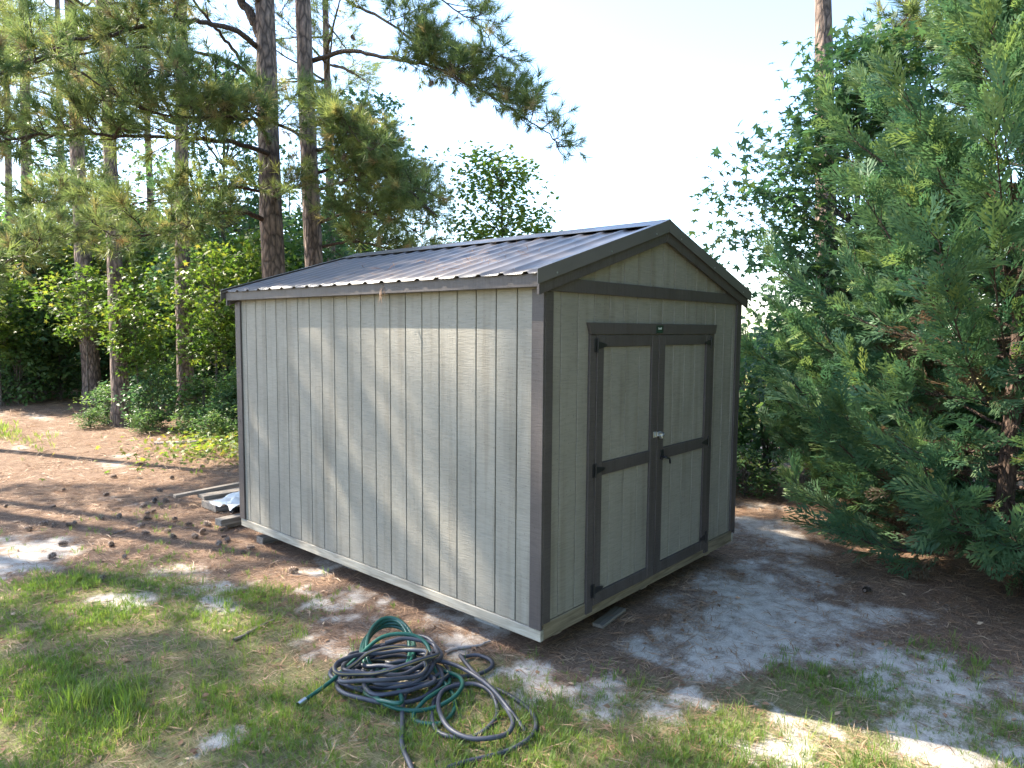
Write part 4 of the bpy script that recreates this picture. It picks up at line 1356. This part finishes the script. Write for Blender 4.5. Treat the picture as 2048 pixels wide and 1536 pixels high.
# ------------------------------------------------------------------ garden hoses
def stripe_hose(name, P, rad, mats, label):
    C = catmull(np.array(P), 7)
    k = 14
    V, F = tube_arrays(C, rad, k)
    mi = np.tile(np.arange(k), len(C) - 1)
    seg_i = np.repeat(np.arange(len(C) - 1), k)
    mi = (mi == (seg_i // 40 + 1) % k).astype(int) if len(mats) > 1 else None
    me = tri_mesh(name, V, F, True, None, mi)
    o = link_mesh(name, me, mats)
    tag(o, label, 'hose')
    return o, C


rh = np.random.default_rng(91)
HA = [(-1.2, -.4), (-.96, -.51), (-.78, -.54), (-.65, -.5), (-.55, -.4), (-.49, -.24), (-.48, 0), (-.55, .17), (-.67, .24), (-.82, .19), (-.96, .07), (-1.05, -.07), (-1.04, -.19), (-.95, -.28),
      (-.81, -.28), (-.67, -.21), (-.58, -.08), (-.56, .06), (-.63, .15), (-.76, .18), (-.89, .09), (-.99, -.06), (-1.03, -.19), (-1.01, -.32), (-.93, -.41), (-.83, -.44), (-.73, -.39), (-.65, -.27),
      (-.57, -.07), (-.49, .18), (-.4, .39), (-.32, .45), (-.23, .4), (-.22, .27), (-.31, .19), (-.46, .21), (-.59, .32), (-.72, .39), (-.89, .36), (-1.01, .28), (-1.16, .11), (-1.29, -.05), (-1.37, -.21)]
HB = [(-.7, -.45), (-.67, -.35), (-.59, -.1), (-.53, .14), (-.53, .35), (-.61, .52), (-.74, .64), (-.91, .67), (-1.05, .62), (-1.12, .52), (-1.12, .41), (-1.02, .33), (-.9, .28), (-.74, .31)]
GRN = [(-1.42, .76), (-1.2, .79), (-.98, .81), (-.76, .82), (-.61, .71), (-.56, .57), (-.65, .38), (-.7, .18), (-.79, .04), (-.91, -.03), (-1.02, -.02), (-1.07, .12)]
HR = .0145


def lift(pts, z, wav=.006):
    out = []
    for i, (x, y) in enumerate(pts):
        zz = z[i] if hasattr(z, '__len__') else z
        out.append((x, y, float(gh(x, y)) + zz + rh.uniform(0, wav)))
    return out


def coil(n, cx, cy, ra, rb, rot, z0, z1, jit=.03, start=0.0):
    out = []
    m_ = n * 14
    for i in range(m_):
        a = start + 2 * np.pi * i / 14
        t = i / m_
        s = 1 + .16 * math.sin(i * .37 + rot * 3) + rh.normal() * jit
        x, y = ra * s * math.cos(a), rb * s * math.sin(a)
        X = cx + .05 * math.sin(i * .21) + x * math.cos(rot) - y * math.sin(rot)
        Y = cy + .05 * math.cos(i * .17) + x * math.sin(rot) + y * math.cos(rot)
        out.append((X, Y, float(gh(X, Y)) + z0 + (z1 - z0) * t + .018 * (1 + math.sin(a * 2 + i * .3))))
    return out


# the dark hose: loose loops, then the heap, ending in the fitting
zA = [HR + .004] * 16 + [HR + .036] * 12 + [HR + .062] * 3 + [HR + .01] * 6 + [HR + .034] * 3 + [HR + .01] * 3
pathA = lift(HB, HR + .07)[::1] + coil(3, -.84, .60, .33, .26, 2.35, HR + .01, .05, .05, 5.2) + coil(3, -.78, .66, .26, .22, 2.0, .06, .11, .07, 5.2) + coil(3, -.86, .58, .30, .19, 2.7, .11, .16, .06, 5.2)
pathA[0] = (-.70, -.45, float(gh(-.7, -.45)) + HR + .004); pathA[1] = (-.67, -.35, float(gh(-.67, -.35)) + HR + .03)
o, C = stripe_hose('garden_hose', pathA, HR, [M['hose_grey'], M['hose_yellow']], 'dark grey garden hose with yellow stripe heaped in coils on the grass')
V, F = tube_arrays([C[0] + (C[0] - C[1]) * 1.6, C[0] + (C[0] - C[1]) * .6, C[0] + (C[1] - C[0]) * .9], [.017, .019, .019], 12)
link_mesh('fitting', tri_mesh('fitting', V, F, True), M['pipe'], o)
pathC = lift(HA, zA) + lift([(-1.47, -.42), (-1.6, -.7), (-1.75, -1.0)], HR + .004)
pathC = lift([(-1.75, -.42), (-1.45, -.36)], HR + .004) + pathC
stripe_hose('garden_hose', pathC, HR, [M['hose_grey'], M['hose_yellow']], 'dark hose with yellow stripe lying in loose open loops beside the heap')
# the green hose
pathG = lift(GRN, [HR + .02, HR + .05, HR + .12, HR + .19, HR + .20, HR + .15, HR + .05, HR + .01, HR + .004, HR + .004, HR + .004, HR + .004]) + coil(2, -.86, .42, .27, .30, .8, HR + .01, .06, .03, 3.6)
for i in range(4 * 14):          # loops propped up on the far side of the heap
    a_ = 2 * np.pi * i / 14 + 3.4
    u_ = math.cos(a_) * (1 + .06 * math.sin(i * .45)); w_ = math.sin(a_) * (1 + .12 * math.sin(i * .31 + 1))
    X, Y = -.72 + .30 * u_ * .62 - .17 * w_ * .78, .80 + .30 * u_ * .78 + .17 * w_ * .62
    pathG.append((X, Y, .095 + .062 * u_ + .010 * math.sin(i * .8) + .016 * (i // 14)))
o, C = stripe_hose('garden_hose', pathG, .0135, [M['hose_green']], 'green garden hose tangled in the heap with a pale metal end')
V, F = tube_arrays([C[0] + (C[0] - C[1]) * 1.3, C[0] + (C[0] - C[1]) * .3, C[0] + (C[1] - C[0]) * .5], [.018, .0195, .0195], 12)
link_mesh('fitting', tri_mesh('fitting', V, F, True), M['zinc'], o)

# ------------------------------------------------------------------ planks, bag and drain pipe behind the shed
def plank(x, y, z, ln, w, th, yaw, pitch, mt, label, roll=0.0):
    me = box_mesh('plank', ln, w, th, .004)
    o = link_mesh('plank', me, mt, None, (x, y, z))
    o.rotation_euler = (roll, pitch, yaw)
    return tag(o, label, 'plank')


plank(1.02, 6.22, .185, 1.9, .09, .04, -.03, -.03, M['weathered'], 'long narrow grey plank sticking out furthest behind the shed')
plank(1.15, 6.05, .125, 1.6, .24, .05, -.06, .0, M['weathered'], 'wide weathered board lying under the long narrow plank')
plank(1.12, 5.80, .055, 1.6, .42, .09, -.02, 0, M['weathered'], 'flat grey board at the bottom of the plank stack')
plank(.72, 4.86, .105, 1.5, .14, .075, .06, 0, M['weathered'], 'wide pale plank at the shed corner with a white plastic sheet on it')
plank(.72, 4.90, .040, 1.3, .18, .045, .02, 0, M['weathered'], 'thick dark plank beneath the pale one at the shed corner')
# crumpled plastic sheet
r = np.random.default_rng(95)
n = 22
U_, V_ = np.meshgrid(np.linspace(0, 1, n), np.linspace(0, 1, n), indexing='ij')
ht = .04 + .16 * fbm(U_ * 3, V_ * 3, 1.5, 3) * np.sin(np.pi * np.clip(U_ * .9 + .1, 0, 1)) + .05 * np.abs(np.sin(U_ * 9 + V_ * 5))
PX = .16 + U_ * .72 + .08 * (fbm(U_, V_, 4, 8) - .5)
PY = 4.90 + V_ * .50 - .12 * U_ + .08 * (fbm(U_, V_, 4, 18) - .5)
PZ = .12 + ht
ii = np.arange(n * n).reshape(n, n)
FF = np.stack([ii[:-1, :-1], ii[1:, :-1], ii[1:, 1:], ii[:-1, 1:]], -1).reshape(-1, 4)
tag(link_mesh('plastic_sheet', tri_mesh('plastic_sheet', np.stack([PX.ravel(), PY.ravel(), PZ.ravel()], 1), FF, True), M['plastic']), 'crumpled white plastic sheet draped on the planks behind the shed', 'plastic sheet')
# corrugated drain pipe: rings along a short tube
t = np.linspace(0, 1, 150)
PP = np.stack([.42 + t * .95, 5.40 - t * .05, np.full(150, .10)], 1)
V, F = tube_arrays(PP, .078 + .008 * np.sign(np.sin(t * 150)), 16)
tag(link_mesh('drain_pipe', tri_mesh('drain_pipe', V, F, False), M['pipe']), 'black corrugated drain pipe lying on the boards behind the shed', 'pipe')

# ------------------------------------------------------------------ pine cones
def cone_mesh(seed, closed=.0):
    r = np.random.default_rng(seed)
    b = Bag()
    h = .100
    ns = 60
    for i in range(ns):
        t = (i + .5) / ns
        a = i * 2.39996
        rr = .024 * math.sin(math.pi * (t * .86 + .10)) ** .7 + .003
        z = h * t
        o = np.array([math.cos(a), math.sin(a), 0])
        s = np.array([-math.sin(a), math.cos(a), 0])
        up = np.array([0, 0, 1.0])
        p0 = o * rr * .25 + up * z
        tip = o * (rr + .017) + up * (z + .006 + .014 * t)
        w = .0075 * (1.1 - .5 * t)
        q = o * (rr * .75) + up * (z + .002)
        V = np.array([p0 - s * w * .4, p0 + s * w * .4, q + s * w, tip + up * .003, q - s * w, tip - up * .003])
        b.add(V, np.array([(0, 1, 2), (0, 2, 4), (4, 2, 3), (4, 5, 2), (2, 5, 3), (5, 4, 3)]), r.random())
    P = np.stack([np.zeros(6), np.zeros(6), np.linspace(.002, h, 6)], 1)
    V, F = tube_arrays(P, [.006, .015, .018, .016, .010, .003], 7)
    b.add(V, F, .2)
    me = b.mesh('pine_cone')
    me.transform(Matrix.Translation((0, 0, -h / 2)))
    return me


cone_me = [cone_mesh(s) for s in range(3)]
for c_ in cone_me:
    c_.materials.append(M['cone'])
CONES = [(-1.5, 6.44), (-1.31, 6.58), (-1.25, 6.43), (-1.14, 6.28), (-1.06, 6.34), (-1.42, 5.5), (-1.07, 5.11), (-1.12, 4.59), (-1.49, 4.08), (-.3, 6.15), (-.22, 6.19), (-.57, 5.63), (-.45, 5.17), (-.06, 6.3),
         (-.16, 5.3), (-.18, 5.63), (-.34, 4.72), (-.2, 4.84), (-.01, 4.75), (-.12, 4.49), (-.27, 4.29), (-.23, 3.83), (-.10, 3.91), (-.18, 2.93), (-.65, 5.28), (-.59, 6.27), (-.77, 6.34), (.11, 6.62), (.01, 6.73),
         (-.21, 6.53), (-1.62, 5.11), (-.15, 4.35), (3.05, -1.35), (-.4, 5.9), (-.02, 5.1), (-.5, 4.9), (.3, 7.3), (-.3, 7.6), (.8, 8.1), (-1.0, 7.4), (1.5, 8.6), (.2, 8.8), (-.6, 8.4), (.9, 9.6), (-1.4, 7.9)]
rc = np.random.default_rng(96)
for q, (x, y) in enumerate(CONES):
    s = rc.uniform(.62, .95)
    o = link_mesh('pine_cone', cone_me[q % 3], None, None, (x, y, float(gh(x, y)) + .034 * s))
    o.rotation_euler = (math.radians(rc.uniform(75, 105)), 0, rc.uniform(0, 6.28))
    o.scale = (s, s, s)
    if x > 2:
        tag(o, 'lone pine cone on the brown needles below the cypress', 'pine cone')
    else:
        tag(o, 'fallen pine cone lying on the pine straw left of the shed', 'pine cone', 'fallen pine cones on the pine straw')
# cones hanging in the big pine's limbs
for (x, y, z) in ((.55, 8.0, 5.15), (2.6, 8.2, 5.55), (3.6, 7.4, 5.35), (4.9, 6.6, 6.75), (5.2, 5.7, 6.35), (4.6, 8.5, 7.95), (5.5, 4.8, 5.75)):
    par = P1 if x < 3 else P2
    o = link_mesh('pine_cone', cone_me[0], None, par, (x, y, z))
    o.rotation_euler = (2.6, rc.uniform(-.6, .6), rc.uniform(0, 6))
    o.scale = (1.25, 1.25, 1.25)

# ------------------------------------------------------------------ sticks
def stick(P, r0, r1, mt, label):
    P = np.array([(x, y, float(gh(x, y)) + r0 * .8) for (x, y) in P])
    C = catmull(P, 6)
    C[1:-1, :2] += rc.normal(size=(len(C) - 2, 2)) * .004
    V, F = tube_arrays(C, np.linspace(r0, r1, len(C)), 7)
    tag(link_mesh('stick', tri_mesh('stick', V, F, True), mt), label, 'stick')


stick([(-1.28, 1.95), (-1.15, 1.98), (-1.0, 2.04), (-.88, 2.06)], .016, .008, M['stick'], 'dark rotting stick lying in the grass')
stick([(-.34, .62), (-.22, .60), (-.10, .52), (.02, .50)], .016, .007, M['palestick'], 'pale bleached stick on the sand by the shed corner')
plank(.98, .06, .024, .42, .10, .030, .12, 0, M['weathered'], 'short grey board end poking out below the shed front')
stick([(1.9, 11.6), (2.4, 11.2), (2.9, 11.1), (3.2, 11.0)], .03, .015, M['palestick'], 'fallen branch on the straw before the low shrubs')
stick([(-.9, 5.55), (-.6, 5.7), (-.35, 5.72)], .010, .005, M['stick'], 'thin twig among the pine cones')

# ------------------------------------------------------------------ pine straw, grass
def flat_frames(n, r, tilt=.12):
    az = r.uniform(0, 6.28, n)
    D = np.stack([np.cos(az), np.sin(az), r.normal(0, tilt, n)], 1)
    return frames(D, r.normal(0, .35, n))


def fascicle(seed):
    r = np.random.default_rng(seed)
    V = []; F = []
    for k in range(2):
        a = (k - .5) * .26 + r.normal() * .06
        bend = r.normal() * .07
        w = .0105
        c, sn = math.cos(a), math.sin(a)
        i = len(V)
        mid = np.array([sn * .5 + bend, .02, c * .5])
        # local X is the flat width direction
        V += [np.zeros(3), mid + [w, 0, 0], np.array([sn + bend * .3, 0, c]), mid - [w, 0, 0]]
        F += [(i, i + 1, i + 3), (i + 1, i + 2, i + 3)]
    return np.array(V), np.array(F)


FASC = [fascicle(s) for s in range(4)]
r = np.random.default_rng(97)
litter = Bag()


def scatter_straw(x, y, z, r, size=(.12, .20), tilt=.12, val=None):
    n = len(x)
    Rm = flat_frames(n, r, tilt)
    # make local X horizontal so that needles lie flat
    idx = r.integers(0, 4, n)
    sc = r.uniform(size[0], size[1], n)
    v = np.clip(r.normal(.5, .25, n), 0, 1) if val is None else val
    for k in range(4):
        q = idx == k
        instance(litter, FASC[k][0], FASC[k][1], np.stack([x[q], y[q], z[q]], 1), Rm[q], sc[q], v[q])


n = 90000
x = r.uniform(-3.2, 7.0, n); y = r.uniform(-3.4, 9.0, n)
sa = sand_amount(x, y); ga = grass_amount(x, y)
dens = np.clip(1.0 - .80 * sa - .45 * ga, .15, 1) * (.55 + .75 * fbm(x, y, 2.2, 61))
dcam = np.hypot(x - CAM[0], y - CAM[1])
inside = (x > .15) & (x < 3.05) & (y > .15) & (y < 4.15)
keep = (r.random(n) < dens) & ~inside
x, y = x[keep], y[keep]
scatter_straw(x, y, gh(x, y) + r.uniform(.002, .018, len(x)), r)
n = 15000
x = r.uniform(-2.5, 9.0, n); y = r.uniform(9.0, 23.0, n)
scatter_straw(x, y, gh(x, y) + r.uniform(.004, .03, n), r, (.2, .34), .15)
tag(link_mesh('pine_straw', litter.mesh('pine_straw'), M['straw']), 'rusty brown pine straw scattered over the yard', 'pine straw', None, 'stuff')
# bark flakes and dead leaves lying among the needles
fl = Bag()
n = 5200
x = r.uniform(-3.4, 6.5, n); y = r.uniform(-3.2, 11.0, n)
inside = (x > -.02) & (x < 3.2) & (y > -.02) & (y < 4.3)
keep = ~inside & (r.random(n) < (1 - .7 * sand_amount(x, y)))
x, y = x[keep], y[keep]
n = len(x)
Yd = np.stack([np.cos(a_ := r.uniform(0, 6.28, n)), np.sin(a_), r.normal(0, .18, n)], 1)
Yd /= np.linalg.norm(Yd, axis=1)[:, None]
Zd = np.array([[0, 0, 1.0]]) + r.normal(size=(n, 3)) * .3
Zd -= Yd * np.sum(Zd * Yd, 1)[:, None]; Zd /= np.linalg.norm(Zd, axis=1)[:, None]
instance(fl, OVAL[0], OVAL[1], np.stack([x, y, gh(x, y) + r.uniform(.004, .02, n)], 1), np.stack([np.cross(Yd, Zd), Yd, Zd], axis=2), r.uniform(.02, .065, n), np.clip(r.normal(.35, .3, n), 0, 1))
tag(link_mesh('leaf_litter', fl.mesh('leaf_litter'), M['straw']), 'bark flakes and dead leaves scattered among the needles', 'leaf litter', None, 'stuff')
# straw caught on the roof
litter = Bag()
n = 260
px_ = np.concatenate([r.normal(.55, .30, 90), r.normal(.2, .25, 90), r.uniform(-.1, 1.4, 80)])
py_ = np.concatenate([r.normal(.9, .28, 90), r.normal(1.7, .5, 90), r.uniform(0, 4.2, 80)])
q = (px_ > -.13) & (px_ < 1.35) & (py_ > 0) & (py_ < 4.25)
px_, py_ = px_[q], py_[q]
scatter_straw(px_, py_, np.array([roof_z(a) for a in px_]) + .024, r, (.10, .17), .25)
tag(link_mesh('roof_straw', litter.mesh('roof_straw'), M['straw']), 'fallen pine needles caught on the ribbed metal roof', 'pine straw', None, 'stuff')
litter = Bag()
n = 9
scatter_straw(np.full(n, -.118) + r.normal(0, .004, n), np.full(n, 1.63) + r.normal(0, .012, n), np.full(n, 2.71) + r.normal(0, .01, n), r, (.12, .18), 3.0)
hb = litter.mesh('needle_cluster')
co = np.empty(len(hb.vertices) * 3, np.float32); hb.vertices.foreach_get('co', co); co = co.reshape(-1, 3)
co[:, 0] = np.clip(co[:, 0], -.16, -.108); co[:, 2] = np.where(co[:, 2] > 2.76, 2 * 2.71 - co[:, 2], co[:, 2])
hb.vertices.foreach_set('co', co.ravel())
tag(link_mesh('needle_cluster', hb, M['straw']), 'dry needle cluster hanging from the eave above the shed side', 'needles')

# grass: tufts of bent blades
def grass_tuft(seed, nb=8, w=.028):
    r = np.random.default_rng(seed)
    V = []; F = []
    for k in range(nb):
        az = r.uniform(0, 6.28)
        l = r.uniform(.45, 1.0)
        out = r.uniform(.12, .65) * l
        d = np.array([math.cos(az), math.sin(az), 0])
        s = np.array([-math.sin(az), math.cos(az), 0])
        p0 = d * r.uniform(0, .14) + s * r.normal() * .08
        p1 = p0 + d * out * .35 + [0, 0, l * .5]
        p2 = p0 + d * out + [0, 0, l * (1 - .45 * out)]
        i = len(V)
        V += [p0, p1 + s * w, p2, p1 - s * w]
        F += [(i, i + 1, i + 3), (i + 1, i + 2, i + 3)]
    return np.array(V), np.array(F)


TUFTS = [grass_tuft(s) for s in range(5)]
TALL = [grass_tuft(s + 50, 9, .013) for s in range(5)]
r = np.random.default_rng(98)
gb = Bag()


def scatter_grass(x, y, hgt, r, val, forms=None):
    forms = forms or TUFTS
    n = len(x)
    idx = r.integers(0, 5, n)
    az = r.uniform(0, 6.28, n)
    c, s = np.cos(az), np.sin(az)
    Rm = np.zeros((n, 3, 3)); Rm[:, 0, 0] = c; Rm[:, 0, 1] = -s; Rm[:, 1, 0] = s; Rm[:, 1, 1] = c; Rm[:, 2, 2] = 1
    Rm[:, 0, 2] = r.normal(0, .15, n); Rm[:, 1, 2] = r.normal(0, .15, n)
    for k in range(5):
        q = idx == k
        instance(gb, forms[k][0], forms[k][1], np.stack([x[q], y[q], gh(x[q], y[q]) - .003], 1), Rm[q], hgt[q], val[q])


n = 110000
x = r.uniform(-4.2, 3.2, n); y = r.uniform(-3.2, 6.2, n)
sa = sand_amount(x, y); ga = grass_amount(x, y)
pat = fbm(x, y, 1.7, 71)
dens = ga * (.22 + .78 * sstep(.30, .60, pat)) * (1 - .68 * sa)
# thinner on the sandy right-hand side
dens *= 1 - .45 * sstep(-.6, .6, x + .2 * y)
dens *= 1 - .6 * np.exp(-((x + .8) ** 2 + (y - .15) ** 2) / .45)
keep = r.random(n) < dens
x, y, pat = x[keep], y[keep], pat[keep]
hg = (.036 + .070 * sstep(.4, .75, pat) * r.random(len(x))) * r.uniform(.7, 1.25, len(x))
hg *= .98
scatter_grass(x, y, hg, r, np.clip(r.normal(.42, .24, len(x)), 0, 1))
n = 5200
x = r.uniform(-4, 2.5, n); y = r.uniform(-2.8, 4.8, n)
q = r.random(n) < grass_amount(x, y) * sstep(.32, .6, fbm(x, y, 1.7, 71)) * (1 - .7 * sand_amount(x, y)) * (1 - .7 * np.exp(-((x + .8) ** 2 + (y - .15) ** 2) / .45))
scatter_grass(x[q], y[q], r.uniform(.07, .17, q.sum()), r, r.uniform(.3, .88, q.sum()), TALL)
# sparse seedlings on the straw, a sunny clump at the far left
n = 260
x = r.uniform(-2.4, .0, n); y = r.uniform(1, 6.5, n)
scatter_grass(x, y, r.uniform(.04, .12, n), r, r.uniform(.3, .7, n))
# a taller clump by the heap and one in front
for (a, b, s_, m_, hh) in ((-2.36, 1.75, .10, 16, .26), (-2.12, 1.55, .06, 8, .22), (-.95, 1.6, .05, 5, .16), (-.55, 2.2, .05, 5, .14), (-1.75, 2.1, .2, 14, .17), (-1.6, 1.75, .2, 12, .15)):
    xx = r.normal(a, s_, m_); yy = r.normal(b, s_, m_)
    scatter_grass(xx, yy, hh * r.uniform(.7, 1.1, m_), r, r.uniform(.5, .85, m_), TALL)
xx = r.normal(.05, .35, 150); yy = r.normal(15.4, 1.3, 150)
scatter_grass(xx, yy, r.uniform(.10, .32, 150), r, r.uniform(.6, .95, 150))
tag(link_mesh('grass', gb.mesh('grass'), M['grass']), 'thin patchy grass growing through straw and sand', 'grass', None, 'stuff')
# meadow grass beyond the cypress
gb = Bag()
n = 4000
x = r.uniform(11, 34, n); y = r.uniform(-16, 14, n)
scatter_grass(x, y, r.uniform(.2, .55, n), r, r.random(n))
tag(link_mesh('meadow_grass', gb.mesh('meadow_grass'), M['drygrass']), 'dry sunlit meadow grass beyond the cypress', 'grass', None, 'stuff')

tri = sum(len(me.polygons) for me in bpy.data.meshes)
print('faces in mesh data:', tri, 'objects:', len(bpy.data.objects))
